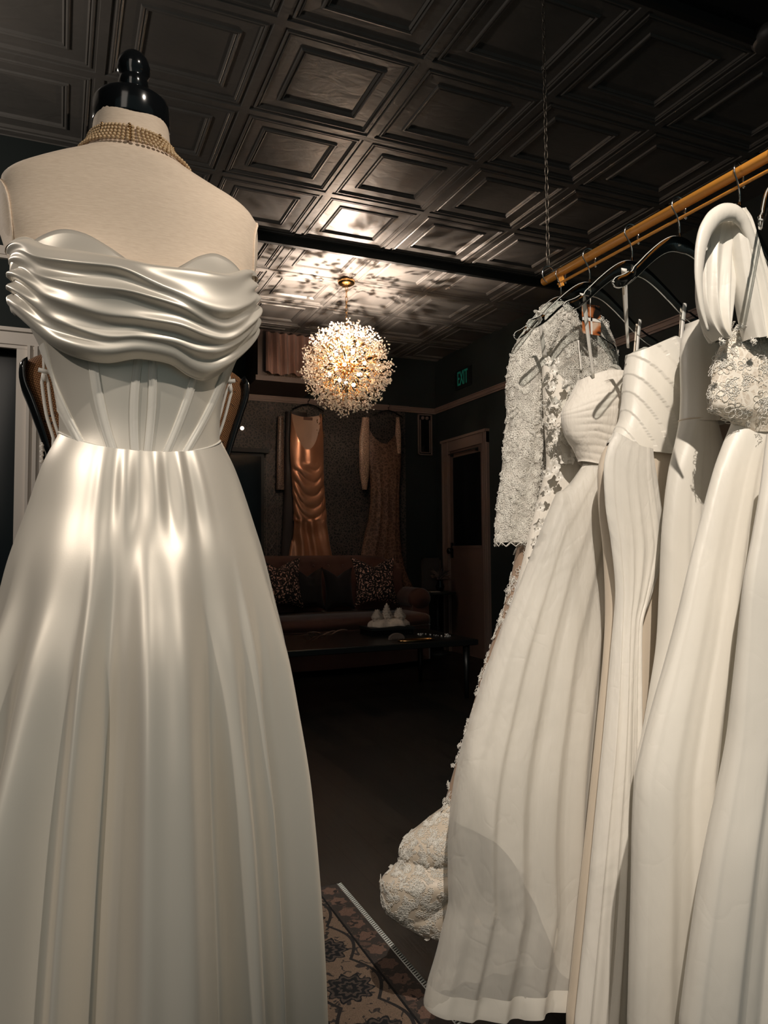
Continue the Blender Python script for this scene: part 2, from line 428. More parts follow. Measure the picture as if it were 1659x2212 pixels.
def body(th, z, off=0.0):
    x, y = section(BODY, z, th)
    if math.sin(th) < 0:
        for sx in (-1, 1):
            d = ((x-(.102+sx*.073))/.050)**2 + ((z-1.345)/.042)**2
            y -= .030*math.exp(-d)*abs(math.sin(th))**.5
    if off:
        x0 = tab(BODY, z)[0]; nx, ny = math.cos(th), math.sin(th)*1.0
        x += nx*off; y += ny*off
    return Vector((x, y, z))
fm = thing('dress_form', 'cream jersey dress form with glossy black neck cap wearing the ivory corset gown', 'mannequin', (X0, YM, 0))
g = G(); NT = 96
zs = [.80 + (1.50-.80)*i/60 for i in range(60)] + [1.50 + .12*i/40 for i in range(41)]
g.grid([[body(2*PI*k/NT, z) for k in range(NT)] for z in zs], True, 0, True, True)
obj('torso', g, M['jersey'], fm)
for sx in (-1, 1):   # arm plates with a piped seam
    g = G(); cxp = body(0 if sx > 0 else PI, 1.46)
    ring = []
    for k in range(28):
        a = 2*PI*k/28; z = 1.435 + .062*math.sin(a); yy = YM + .004 + .046*math.cos(a)
        th = 0 if sx > 0 else PI
        x0, aa, bf, bb = tab(BODY, z); b_ = bf if yy < YM else bb
        cc = max(0.0, 1-(abs(yy-YM)/b_)**2.25)**(1/2.25)
        ring.append(Vector((x0+sx*(aa*cc+.0015), yy, z)))
    c0 = sum(ring, Vector())/28; c0.x = ring[0].x*0+max(r.x*sx for r in ring)*sx+sx*.001
    g.add(ring+[c0], [(k, (k+1) % 28, 28) if sx < 0 else ((k+1) % 28, k, 28) for k in range(28)])
    g.tube(ring, .0014, 6, True)
    obj('arm_plate', g, M['jersey'], fm)
g = G(); g.lathe([(.0515, 1.602), (.0530, 1.606), (.0530, 1.634), (.0515, 1.640), (.047, 1.644), (.02, 1.648), (.001, 1.6485)], (.0866, YM, 0), 48)
g.lathe([(.0500, 1.60), (.0515, 1.602)], (.0866, YM, 0), 48)
obj('neck_cap', g, M['black_gloss'], fm)
g = G(); g.lathe([(.0185, 1.644), (.0165, 1.650), (.0195, 1.658), (.0213, 1.668), (.0200, 1.6765), (.0190, 1.679), (.0220, 1.684), (.0235, 1.694), (.0205, 1.706), (.013, 1.715), (.005, 1.7195), (.0005, 1.720)], (.0885, YM, 0), 40)
obj('finial', g, M['black_gloss'], fm)
g = G(); g.tube([(X0, YM, .05), (X0, YM, .82)], .018, 16); obj('pole', g, M['black_gloss'], fm)
g = G(); g.lathe([(.16, 0), (.16, .02), (.12, .035), (.03, .05), (.001, .055)], (X0, YM, 0), 32); obj('base', g, M['black_gloss'], fm)

# choker: five pearl strands, spacer bars
ck = thing('pearl_choker', 'five strand pearl choker around the neck of the cream dress form', 'necklace', (.087, YM, 1.56))
def neck_r(z, th):
    p = body(th, z); return p
for k in range(5):
    g = G(); nb = 74
    for i in range(nb):
        th = 2*PI*i/nb
        tilt = -.006*math.cos(th) - .006*math.sin(th)
        z = 1.574 - k*.0056 + tilt*.6 - .002
        p = body(th, z, .0035 + .0006*k)
        g.ball(p, .0027, 7, 5)
    obj('strand', g, M['pearl'], ck)
for th in (-PI/2-.75, -PI/2-.1, -PI/2+.55, -PI/2+1.1, PI/2-.8, PI/2+.8):
    g = G(); tilt = (-.006*math.cos(th)-.006*math.sin(th))*.6
    for i in range(8):
        z = 1.5745+tilt - i*.0034; p = body(th, z, .0045)
        g.ball(p, .0024, 6, 4, 0, .8)
    obj('spacer_bar', g, M['brass_old'], ck)

wd = thing('wedding_dress', 'ivory satin off-shoulder gown with draped bust and boned corset on the dress form', 'dress', (X0, YM, 0.05))
# corset bodice
CUP = [(-.075, 1.375), (-.045, 1.385), (-.02, 1.400), (.007, 1.408), (.030, 1.402), (.050, 1.388), (.069, 1.374), (.088, 1.362), (.106, 1.356), (.124, 1.362), (.141, 1.374), (.165, 1.394), (.189, 1.405), (.212, 1.400), (.235, 1.385), (.27, 1.375)]
def fr(th): return max(0.0, -math.sin(th))
def waist_z(th): return 1.163 - .032*fr(th)**1.5 - .006*math.sin(th)*(math.sin(th) > 0)
g = G(); NT = 160; rows = []
for i in range(47):
    v = i/44; r = []
    for k in range(NT):
        th = 2*PI*k/NT
        zt = 1.375 if math.sin(th) > 0 else 0
        if zt == 0:
            p = body(th, 1.385); zt = lerp(1.375, tab(CUP, p.x), sstep(0, .35, fr(th)))
        if i <= 44: z = lerp(waist_z(th), zt, v); off = .0035 + .0015*sstep(.9, 1, v)
        else: z = zt - .004*(i-44); off = .0025-.001*(i-44)
        r.append(body(th, z, off))
    rows.append(r)
g.grid(rows, True)
obj('corset_bodice', g, M['satin'], wd)
# boning channels
def boning(px_top, px_bot, wdt=.0075, name='boning'):
    a0, b0 = Vector(px_top), Vector(px_bot)
    g = G(); rows = []
    for i in range(41):
        v = i/40; x = lerp(a0.x, b0.x, v); z = lerp(a0.z, b0.z, v)
        x += .004*math.sin(PI*v)*(1 if a0.x > .105 else -1)
        row = []
        for (dx, h) in ((-wdt*.6, .0034), (-wdt*.6, .0050), (-wdt*.52, .0058), (-wdt*.36, .0052), (-wdt*.26, .0060), (0, .0064), (wdt*.26, .0060), (wdt*.36, .0052), (wdt*.52, .0058), (wdt*.6, .0050), (wdt*.6, .0034)):
            row.append(on_body(x+dx, z, h))
        rows.append(row)
    g.grid(rows, False)
    obj(name, g, M['satin_dull'], wd)
def on_body(x, z, off):
    # find theta of the front half where body x equals x
    lo, hi = -PI+.02, -.02
    for _ in range(26):
        mid = (lo+hi)/2
        if body(mid, z).x < x: lo = mid
        else: hi = mid
    return body((lo+hi)/2, z, off)
for (tx, tz, bx, bz, w_) in ((.036, 1.275, .064, 1.128, .0095), (.0935, 1.275, .0895, 1.124, .0085), (.1065, 1.275, .1035, 1.124, .0085), (.172, 1.28, .126, 1.128, .0085), (-.022, 1.275, .030, 1.134, .0085), (.216, 1.275, .152, 1.134, .0085)):
    tp = aty; boning((tx, 0, tz), (bx, 0, bz), w_)

# draped bust
DR = [(1.20, .104, .112, .088, .085), (1.235, .104, .122, .102, .088), (1.26, .104, .136, .116, .092), (1.29, .103, .152, .128, .096), (1.32, .102, .1625, .138, .098), (1.35, .101, .1665, .135, .099), (1.38, .100, .1655, .124, .098), (1.41, .098, .164, .108, .094), (1.44, .097, .166, .098, .09)]
TOPZ = [(-.066, 1.408), (-.045, 1.404), (-.02, 1.385), (.02, 1.372), (.06, 1.366), (.106, 1.362), (.15, 1.364), (.20, 1.372), (.24, 1.398), (.268, 1.415)]
BOTZ = [(-.066, 1.325), (-.055, 1.295), (-.035, 1.262), (-.005, 1.246), (.035, 1.240), (.088, 1.247), (.133, 1.245), (.168, 1.234), (.192, 1.231), (.215, 1.238), (.235, 1.255), (.255, 1.29), (.268, 1.33)]
FOLD = [([(-1, .10), (-.6, .05), (-.2, .03), (.3, .03), (1, .06)], .009, .05, .10),
        ([(-1, .17), (-.6, .17), (-.25, .15), (.1, .28), (.5, .40), (1, .30)], .015, .10, .045),
        ([(-1, .33), (-.6, .36), (-.2, .37), (.2, .45), (.6, .53), (1, .42)], .010, .06, .035),
        ([(-1, .47), (-.6, .55), (-.2, .62), (.2, .64), (.6, .64), (1, .52)], .013, .08, .04),
        ([(-1, .64), (-.6, .74), (-.2, .80), (.2, .80), (.6, .75), (1, .64)], .012, .075, .04),
        ([(-1, .86), (-.6, .92), (-.2, .95), (.2, .95), (.6, .92), (1, .82)], .015, .12, .12)]
def drape_pt(th, s):
    f = fr(th); x1, _ = section(DR, 1.33, th)
    if math.sin(th) < 0: zt, zb = tab(TOPZ, x1), tab(BOTZ, x1)
    else: zt, zb = 1.410, 1.325
    xn = (x1-.102)/.165
    z = lerp(zt, zb, s)
    x, y = section(DR, z, th)
    # individual folds of the cowl, each a ridge running across the bust
    env = math.sin(PI*min(1, max(0, s*.92+.06)))**.5
    d = -.004
    for T_, a_, w_, w2_ in FOLD:
        c_ = tab(T_, xn); q = (s-c_)/w_
        if q > 0: q = (s-c_)/w2_
        d += a_*math.exp(-abs(q)**1.7)*(.62+.38*vnoise(xn*1.9+a_*900, 3.3))*(1-.62*sstep(.55, 1.0, abs(xn)))
    side = sstep(.70, .98, abs(xn))
    d += side*.0045*math.sin(s*34+xn)*env
    d += .0012*vnoise(xn*3+3, s*6)
    d += .005*math.sin(PI*s)*f
    if s > .82: d += .004*math.sin((s-.82)/.18*PI)
    for sx in (-1, 1):
        q = ((x-(.102+sx*.075))/.055)**2 + ((z-1.345)/.045)**2
        y -= .006*math.exp(-q)*f**.5
    nx, ny = math.cos(th), math.sin(th)
    return Vector((x+nx*d, y+ny*d, z))
g = G(); NT = 220; rows = []
NS = 96
for i in range(-4, NS+7):
    r = []
    for k in range(NT):
        th = 2*PI*k/NT
        if i < 0:
            p = drape_pt(th, 0); q = -i/4
            p2 = body(th, p.z-.004, .005); r.append(lerp(p, p2, q) + Vector((0, 0, -.003*q + .003*math.sin(PI*q))))
        elif i <= NS: r.append(drape_pt(th, i/NS))
        else:
            q = (i-NS)/6; p = drape_pt(th, 1); p2 = body(th, p.z+.012, .004)
            r.append(lerp(p, p2, q**1.3) + Vector((0, 0, -.004*math.sin(PI*q)**.8)))
    rows.append(r)
g.grid(rows, True)
obj('draped_bust', g, M['satin'], wd)
# skirt
SK = [(0.015, .102, .272, .26, .27), (.335, .102, .249, .225, .24), (.47, .1035, .2415, .215, .225), (.567, .1045, .2345, .205, .215), (.664, .1055, .2250, .193, .2), (.77, .107, .2110, .178, .185), (.862, .1085, .199, .163, .17),
      (.942, .1095, .1800, .142, .15), (.995, .109, .1675, .128, .14), (1.049, .109, .1510, .112, .125), (1.118, .107, .1290, .097, .105), (1.163, .106, .1075, .0845, .0845)]
SK = [(z, x0, a, bf, bb*lerp(.52, 1, sstep(.9, 1.15, z))) for z, x0, a, bf, bb in SK]
RID = [(-1.42, .010, .15, 1.00), (-1.08, .022, .13, 1.04), (-.70, .026, .16, 1.00), (-.42, .010, .06, 1.08), (-.30, -.012, .08, 1.08), (-.08, .014, .10, 1.13), (.10, .022, .20, 1.11), (.36, -.008, .06, 1.02), (.50, .014, .11, 1.0),
       (.68, .012, .05, 1.03), (.80, -.008, .05, 1.0), (1.00, .015, .13, 1.05), (1.22, -.006, .05, 1.03), (1.38, .003, .10, 1.0), (1.75, .016, .12, 1.0), (2.1, .018, .14, 1.0), (2.5, .018, .14, 1.0), (2.9, .018, .14, 1.0), (-1.75, .016, .12, 1.0), (-2.1, .018, .14, 1.0), (-2.5, .018, .14, 1.0), (-2.9, .018, .14, 1.0)]
def skirt_pt(th, v):
    zt = waist_z(th); z = lerp(zt, .015, v)
    x, y = section(SK, z, th, 2.05)
    ph = th + PI/2                # 0 = front
    while ph > PI: ph -= 2*PI
    d = 0
    for (c, a, w_, z0) in RID:
        q = (ph - c - .02*math.sin(3*z+c*5))/w_
        g0 = sstep(0, .38, z0-z)
        d += 2.0*a*g0*(math.exp(-(q/.8)**2) - .30*math.exp(-(q/2.2)**2))*(1+.35*(1-z))
    if abs(ph) < .6:   # small gathers at the centre front waist
        d += .0035*math.sin(ph*26+1)*math.exp(-((v-.05)/.06)**2)*sstep(.6, .3, abs(ph))
    d += .0025*vnoise(ph*3.1, z*2.2)*sstep(0, .1, v)
    return Vector((x+math.cos(th)*d, y+math.sin(th)*d, z))
g = G(); NT = 420; NV = 150
g.grid([[skirt_pt(2*PI*k/NT, (i/NV)**1.15) for k in range(NT)] for i in range(NV+1)], True)
obj('skirt', g, M['satin'], wd)
g = G(); g.tube([body(2*PI*k/120, waist_z(2*PI*k/120), .0042) for k in range(120)], .0014, 6, True)
obj('waist_seam', g, M['satin_dull'], wd)

# ================================================================ second form behind (burlap) with a white strappy slip
YF = 1.36
mb = mat('brown_burlap', (.28, .13, .055), .85); n = N(mb)
wv = n.math('MULTIPLY', n.math('SINE', n.math('MULTIPLY', n.noise(n.mp(), 4, 1), 3)), 1)
sx_ = n.new('ShaderNodeSeparateXYZ'); n.link(n.tc.outputs['Object'], sx_.inputs[0])
w1 = n.math('SINE', n.math('MULTIPLY', n.math('ADD', sx_.outputs[0], n.math('MULTIPLY', sx_.outputs[2], .35)), 1300))
w2 = n.math('SINE', n.math('MULTIPLY', n.math('SUBTRACT', sx_.outputs[2], n.math('MULTIPLY', sx_.outputs[0], .35)), 1300))
wvv = n.math('MULTIPLY', w1, w2)
pat = n.noise(n.mp((1, 1, 1.6)), 24, 3, .6, 1.2)
c1 = n.ramp(wvv, [(.25, (.16, .065, .022)), (.8, (.55, .28, .12))])
mx = n.new('ShaderNodeMixRGB'); n.link(n.ramp(pat, [(.60, (0, 0, 0)), (.64, (1, 1, 1))]), mx.inputs[0]); n.link(c1, mx.inputs[1]); mx.inputs[2].default_value = (.018, .012, .01, 1)
n.color(mx.outputs[0]); n.bump(wvv, .5, .001)
bf = thing('burlap_dress_form', 'brown burlap dress form with black arm edges behind the cream dress form', 'mannequin', (.13, YF, 0))
B2 = [(0.85, .13, .13, .09, .1), (1.00, .13, .115, .08, .09), (1.10, .13, .122, .078, .085), (1.16, .128, .145, .080, .085), (1.20, .127, .156, .082, .085), (1.25, .126, .172, .084, .085), (1.28, .125, .183, .082, .082), (1.305, .125, .185, .076, .076), (1.318, .125, .178, .070, .070), (1.335, .125, .148, .062, .062), (1.35, .125, .105, .055, .055), (1.37, .125, .06, .05, .05), (1.42, .125, .05, .048, .048)]
def sec2(z, th, off=0):
    x0, a, f_, b_ = tab(B2, z); c, s = math.cos(th), math.sin(th)
    return Vector((x0+(a+off)*math.copysign(abs(c)**.8, c), YF+((f_ if s < 0 else b_)+off)*math.copysign(abs(s)**.8, s), z))
g = G(); g.grid([[sec2(.85+.57*i/90, 2*PI*k/64) for k in range(64)] for i in range(91)], True, 0, True, True)
obj('torso', g, mb, bf)
for sx in (-1, 1):
    g = G(); rows = []
    for i in range(21):
        z = 1.165 + .15*i/20; x0, a, f_, b_ = tab(B2, z)
        w_ = .005*math.sin(PI*(i+.5)/21)**.5; xx = x0+sx*a
        rows.append([(xx-sx*.006, YF-.055, z), (xx+sx*w_, YF-.035, z), (xx+sx*w_, YF+.035, z), (xx-sx*.006, YF+.055, z)])
    g.grid(rows, True, 0, True, True); obj('arm_plate', g, M['black_gloss'], bf)
g = G(); g.tube([(.13, YF, .03), (.13, YF, .87)], .016, 12); g.lathe([(.16, 0), (.15, .02), (.02, .04)], (.13, YF, 0), 24); obj('stand', g, M['black_gloss'], bf)
sl = thing('slip_dress', 'white slip with thin adjustable straps worn by the brown burlap dress form', 'dress', (.13, YF, .1))
for pts, tw in (([(94, 770), (95, 800), (100, 850), (108, 900), (122, 945)], 1), ([(495, 800), (497, 826), (488, 870), (474, 920), (462, 950)], -1)):
    P = [aty(x, y, YF-.088) for x, y in pts]
    T1 = [(p.z, p.x) for p in reversed(P)]
    zt = P[0].z; zsld = P[1].z
    g = G()
    top = [(tab(T1, lerp(zsld, zt+.03, i/6)), YF-.085+.0*i, lerp(zsld, zt+.03, i/6)) for i in range(7)]
    g.tube(top, .0022, 6)
    for o in (-.0045, .0045):
        g.tube([(tab(T1, lerp(zsld, P[-1].z-.03, i/14))+o*min(1, i/2), YF-.088, lerp(zsld, P[-1].z-.03, i/14)) for i in range(15)], .0026, 6)
    obj('strap', g, M['crepe'], sl)
    g = G(); xs = tab(T1, zsld); g.tube([(xs-.008, YF-.090, zsld), (xs+.008, YF-.090, zsld-.003*tw)], .0036, 8); g.ball((xs, YF-.091, zsld-.012), .004, 8, 6, 0, 1.6)
    obj('slider', g, M['crepe'], sl)
g = G(); rows = []
for i in range(30):
    v = i/29; z = lerp(1.12, .12, v); rows.append([])
    for k in range(72):
        th = 2*PI*k/72; a = lerp(.128, .17, sstep(0, 1, v)); b_ = a*.5 + .006*math.sin(th*12)*v
        rows[-1].append((.13+a*math.cos(th), YF+b_*math.sin(th), z))
g.grid(rows, True); obj('skirt', g, M['crepe'], sl)
# bead fringe peeking out at the left edge of the burlap form
g = G()
for i in range(12):
    p = aty(90+1.5*math.sin(i*2.1), 958+i*3.6, YF-.06); g.ball(p, .0022+.001*hashn(i), 6, 5)
obj('bead_string', g, M['crystal'], sl)

# ================================================================ rail with chain
RX, RZ = 1.058, 1.643
cr = thing('clothes_rail', 'ochre clothes rail hung on chains from the tin ceiling', 'clothes rail', (RX, .7, RZ))
g = G(); g.tube([(RX, -.35, RZ), (RX, 1.455, RZ)], .0095, 24); obj('rod', g, M['rail'], cr)
g = G(); g.tube([(RX, -.35, RZ-.024), (RX, 1.40, RZ-.024)], .0030, 10)
for y in (-.3, .5, 1.38): g.box(RX-.002, RX+.002, y, y+.015, RZ-.034, RZ-.008)
obj('lower_bar', g, M['rail'], cr)
for yy in (1.437, -.25):
    g = G(); nl = 66; pitch = (ZC-.0-(RZ+.03))/nl
    for i in range(nl):
        z = RZ+.034+(i+.5)*pitch; a = PI/2*(i % 2)+.4; L = pitch*.62; w_ = .0042
        path = []
        for k in range(12):
            t = 2*PI*k/12; u = w_*math.cos(t); path.append((RX+u*math.cos(a), yy+u*math.sin(a), z+L*math.sin(t)))
        g.tube(path, .0011, 5, True)
    obj('chain', g, M['steel_dark'], cr)
    g = G(); g.tube([(RX+.017*math.cos(t), yy, RZ+.012+.020*math.sin(t)) for t in [2*PI*k/24 for k in range(24)]], .0018, 6, True); obj('ring', g, M['chrome'], cr)

# ================================================================ hangers
HY = [1.39, 1.288, 1.156, 1.03, .895, .83]
HT = RZ-.056      # top of the hanger body
def hanger_proto():
    t = bpy.data.objects.new('coat_hanger', None); C.objects.link(t); t.location = (0, 0, 0)
    # hook
    g = G(); pts = [(0, 0, .0), (0, 0, .022), (-.004, 0, .034)]
    for k in range(13):
        a = PI*1.12 - PI*1.28*k/12; pts.append((.0175*math.cos(a), 0, .056+.0175*math.sin(a)))
    pts.append((.018, 0, .040)); 
    g.tube(pts, .0017, 8); g.ball((.018, 0, .037), .0030, 8, 6); g.tube([(0, 0, -.02), (0, 0, .004)], .0030, 8)
    o = obj('hook', g, M['chrome'], t); 
    # body: curved clear plate, shoulder ends rounded
    top = []; bot = []
    W = .182
    def zt(u): return -.003 - .100*sstep(.03, 1.0, u)**.9 - .018*max(0, u-.5)
    def zb(u): return -.033 + .0 - .094*sstep(.06, 1.0, u)**.95 - .012*max(0, u-.5)
    N_ = 34; rows = []
    for i in range(-N_, N_+1):
        u = abs(i)/N_; sgn = 1 if i >= 0 else -1
        x = sgn*W*u; a, b_ = zt(u), zb(u)
        if u > .9:      # round end
            q = (u-.9)/.1; mid = (a+b_)/2; h = (a-b_)/2*math.sqrt(max(.02, 1-q*q*.97)); a, b_ = mid+h, mid-h
        if .70 < u < .76: a -= .004
        y = -.010*u*u*1.6
        d = .0032
        rows.append([(x, y-d, b_+.0012), (x, y-d, a-.0012), (x, y-d+.0012, a), (x, y+d-.0012, a), (x, y+d, a-.0012), (x, y+d, b_+.0012), (x, y+d-.0012, b_), (x, y-d+.0012, b_)])
    g = G(); g.grid(rows, True, 0, True, True)
    # polished edges catch the light
    for ia, rr_ in ((2, .0011), (6, .0009)):
        g.tube([((r[ia][0]+r[(ia+1) % 8][0])/2, (r[ia][1]+r[(ia+1) % 8][1])/2, (r[ia][2]+r[(ia+1) % 8][2])/2) for r in rows], rr_, 5, mi=1)
    for e in (0, -1):
        g.tube([rows[e][0], rows[e][3]], .0012, 5, mi=1)
    obj('hanger_body', g, [M['acrylic'], M['acrylic_edge']], t)
    return t
HL = ['clear acrylic hanger at the far end of the rail inside the lace gown', 'clear acrylic hanger second from the far end of the rail, above the swing tag',
      'clear acrylic hanger third from the far end, its right arm above the pleated satin gown', 'clear acrylic hanger whose right arm vanishes behind the draped satin sleeve',
      'clear acrylic hanger directly above the draped satin sleeve', 'clear acrylic hanger nearest the right picture edge']
hp = hanger_proto(); HG = []
for i, y in enumerate(HY):
    h = hp if i == 0 else dup(hp, (0, 0, 0))
    h.scale = (.78, 1, .92) if i == 0 else (1, 1, 1)
    h.location = (RX, y, HT); h.rotation_euler = (0, 0, (.0, .03, -.02, .04, .30, .48)[i])
    tag(h, HL[i], 'hanger', 'clear hangers on the rail'); HG.append(h)

# ================================================================ lace cord motifs
def motif_flower(R, pet, rot):
    L = []
    for p in range(pet):
        a0 = rot+2*PI*p/pet; pts = []
        for k in range(9):
            t = k/8*2*PI; r = R*(.55-.45*math.cos(t)); w_ = R*.30*math.sin(t)
            pts.append((r*math.cos(a0)-w_*math.sin(a0), r*math.sin(a0)+w_*math.cos(a0)))
        L.append(pts)
    L.append([(R*.16*math.cos(2*PI*k/7), R*.16*math.sin(2*PI*k/7)) for k in range(8)])
    return L
def motif_spray(R, rot):
    L = []; stem = []
    for k in range(9):
        t = k/8; stem.append((R*2.2*t, R*.5*math.sin(2.4*t)))
    L.append(stem)
    for k in range(1, 8):
        bx, by = stem[k]; sgn = 1 if k % 2 else -1; a0 = sgn*.9
        pts = []
        for q in range(8):
            t = q/7*2*PI; r = R*.62*(.5-.5*math.cos(t)); w_ = R*.17*math.sin(t)
            pts.append((bx+r*math.cos(a0)-w_*math.sin(a0), by+r*math.sin(a0)+w_*math.cos(a0)))
        L.append(pts)
    c, s = math.cos(rot), math.sin(rot)
    return [[(x*c-y*s, x*s+y*c) for x, y in l] for l in L]
def lace(gsrc, count, R=.014, th=.0007, seed=1, cond=None, off=.0016, both=True):
    rnd = random.Random(seed); g = G(); V = gsrc.v; faces = []
    cum = []; tot = 0
    for f in gsrc.f:
        if len(f) != 4: continue
        a, b_, c, d = (Vector(V[i]) for i in f)
        ctr = (a+b_+c+d)/4
        if cond and not cond(ctr): continue
        nrm = (c-a).cross(d-b_); A = nrm.length
        if A < 1e-9: continue
        tot += A; cum.append(tot); faces.append((a, b_, c, d, nrm/A))
    import bisect
    if not faces: return g
    gc = Vector(); 
    for q in range(count):
        a, b_, c, d, nr = faces[min(len(faces)-1, bisect.bisect(cum, rnd.random()*tot))]
        s, t = rnd.random(), rnd.random()
        P = lerp(lerp(a, b_, s), lerp(d, c, s), t)
        e1 = nr.cross(Vector((0, 0, 1))); 
        if e1.length < .1: e1 = nr.cross(Vector((0, 1, 0)))
        e1.normalize(); e2 = nr.cross(e1)
        R_ = R*(.6+.7*rnd.random())
        mo = motif_flower(R_, rnd.choice((5, 6, 7)), rnd.random()*6) if rnd.random() < .55 else motif_spray(R_*.75, rnd.random()*6)
        sd = -1 if (nr.y + nr.x*.6) > 0 else 1
        for l in mo:
            pts = [P + e1*x + e2*y + nr*off*sd for x, y in l]
            g.tube(pts, th*(.8+.5*rnd.random()), 3)
    return g

# ================================================================ generic hanging loft
def ringloft(Lt, Rt, Y, b, zt, zb, nz=80, nt=180, topf=None, botf=None, disp=None, pw=.85, back=.8, vpow=1.0, refit=False):
    """closed ring sections between left/right edge tables; topf/botf give z as a function of x"""
    g = G(); rows = []
    for i in range(nz+1):
        v = (i/nz)**vpow; zr = lerp(zt, zb, v); xl, xr = tab(Lt, zr), tab(Rt, zr); xc, a = (xl+xr)/2, (xr-xl)/2
        bb = b(zr) if callable(b) else b
        r = []
        for k in range(nt):
            th = 2*PI*k/nt; c, s = math.cos(th), math.sin(th)
            x = xc + a*math.copysign(abs(c)**pw, c); y = Y + bb*(1 if s < 0 else back)*math.copysign(abs(s)**pw, s)
            z = zr
            if topf or botf:
                z1 = topf(x) if topf else zt; z2 = botf(x) if botf else zb
                z = lerp(z1, z2, v)
                if refit:
                    xl2, xr2 = tab(Lt, z), tab(Rt, z); x = (xl2+xr2)/2 + (xr2-xl2)/2*math.copysign(abs(c)**pw, c)
            if disp:
                d = disp((x-xc)/max(a, 1e-4), v, s < 0, z, th)
                y += d*(s if abs(s) > .3 else math.copysign(.3, s)); x += d*c*.25
            r.append(Vector((x, y, z)))
        rows.append(r)
    g.grid(rows, True); return g, rows
def folds(ridges, a0=0.0, noise=.002, grow=1.0, drift=0.0):
    def f(xn, v, front, z, th):
        d = 0; e = sstep(a0, 1.0, v)**grow
        for (c, a, w_) in ridges:
            q = (xn - c - drift*v*c)/w_
            q = q/1.35 if q < 0 else q*(1+1.8*hashn(int(c*97)+400))
            d += a*math.exp(-q*q)*e
        d += noise*vnoise(xn*5, z*3)*min(1, v*4)
        return d
    return f
def edge_roll(rows, r=.0018): 
    g = G(); g.tube(rows, r, 6, True); return g

# ---------- A: long sleeved lace gown (far end)
YA = 1.425
ga = thing('lace_gown', 'long sleeved lace gown with bundled train at the far end of the rail', 'dress', (RX, YA, .25))
Lb = outline(YA, [(1160, 700), (1165, 780), (1166, 900), (1164, 1000), (1150, 1090), (1135, 1150), (1120, 1190)])
Rb = [(z, 1.19+.05*sstep(1.2, 1.45, z)) for z in (.98, 1.05, 1.12, 1.2, 1.3, 1.40, 1.46, 1.52)]
TA = [(1.00, 1.55), (1.06, 1.575), (1.075, 1.56), (1.09, 1.535), (1.12, 1.525), (1.14, 1.535), (1.155, 1.55), (1.19, 1.53), (1.24, 1.47)]
g, rows = ringloft(Lb, Rb, YA, .045, 1.52, 1.0, 50, 90, topf=lambda x: tab(TA, x))
obj('bodice', g, [M['net']], ga)
gl = lace(g, 700, .010, .0006, 3, lambda p: p.z > 1.1, off=.001)
obj('bodice_lace', gl, M['cord'], ga)
g = G()
rows = []
for i in range(9):
    z = 1.525+.004*i
    rows.append([(1.075+.052*math.cos(2*PI*k/40)*(1-.02*i), YA+.045*math.sin(2*PI*k/40), z+.018*math.cos(2*PI*k/40)*-1) for k in range(40)])
g.grid(rows, True); obj('collar', g, M['net_dense'], ga); gl = lace(g, 60, .009, .0007, 5); obj('collar_lace', gl, M['cord'], ga)
# near sleeve
Ls = outline(YA, [(1185, 662), (1150, 690), (1130, 715), (1108, 750), (1096, 790), (1092, 850), (1094, 900), (1088, 950), (1080, 1010), (1072, 1080), (1067, 1130), (1066, 1178)])
Rs = outline(YA, [(1215, 672), (1205, 700), (1190, 740), (1172, 790), (1166, 850), (1163, 900), (1161, 960), (1160, 1010), (1154, 1080), (1150, 1130), (1150, 1172)])
g, rows = ringloft(Ls, Rs, YA-.01, lambda z: .022+.012*sstep(1.0, 1.4, z), 1.565, 1.018, 70, 48, disp=lambda xn, v, fr_, z, th: .004*math.sin(6*th+9*v)*v, pw=.9)
obj('sleeve', g, M['net_dense'], ga)
gl = lace(g, 1250, .0088, .0006, 8, off=.0008); obj('sleeve_lace', gl, M['cord'], ga)
# scalloped cuff
g2 = G(); last = rows[-1]
for k in range(0, 48, 4):
    a = Vector(last[k]); b_ = Vector(last[(k+4) % 48]); g2.tube([a, (a+b_)/2+Vector((0, 0, -.009)), b_], .0011, 5)
obj('cuff', g2, M['cord'], ga)
# far sleeve (only its shoulder puff shows)
Ls2 = outline(YA, [(1290, 745), (1288, 800), (1292, 900), (1290, 1100)]); Rs2 = outline(YA, [(1300, 745), (1322, 775), (1330, 800), (1330, 900), (1320, 1100)])
g, rows = ringloft(Ls2, Rs2, YA, .025, tab([(0, 1.48), (1, 1.48)], 0), 1.1, 30, 36); obj('sleeve', g, M['net_dense'], ga)
gl = lace(g, 320, .009, .0006, 18, off=.001); obj('sleeve_lace', gl, M['cord'], ga)
# skirt
La = outline(YA, [(1126, 1150), (1113, 1220), (1095, 1300), (1074, 1370), (1050, 1440), (1032, 1510), (1010, 1585), (985, 1670), (965, 1740)])
Ra = [(z, x) for z, x in ((.45, 1.05), (.7, 1.12), (1.03, 1.16))]
g, rows = ringloft(La, Ra, YA, .05, 1.03, .47, 60, 120, disp=folds([(-.95, .006, .05), (-.8, .008, .06), (-.6, .01, .08), (-.2, .012, .1), (.3, .01, .1)], noise=.004))
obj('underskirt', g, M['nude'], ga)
gl = lace(g, 700, .011, .0006, 21, lambda p: p.x < 1.0, off=.0015); obj('skirt_lace', gl, M['cord'], ga)
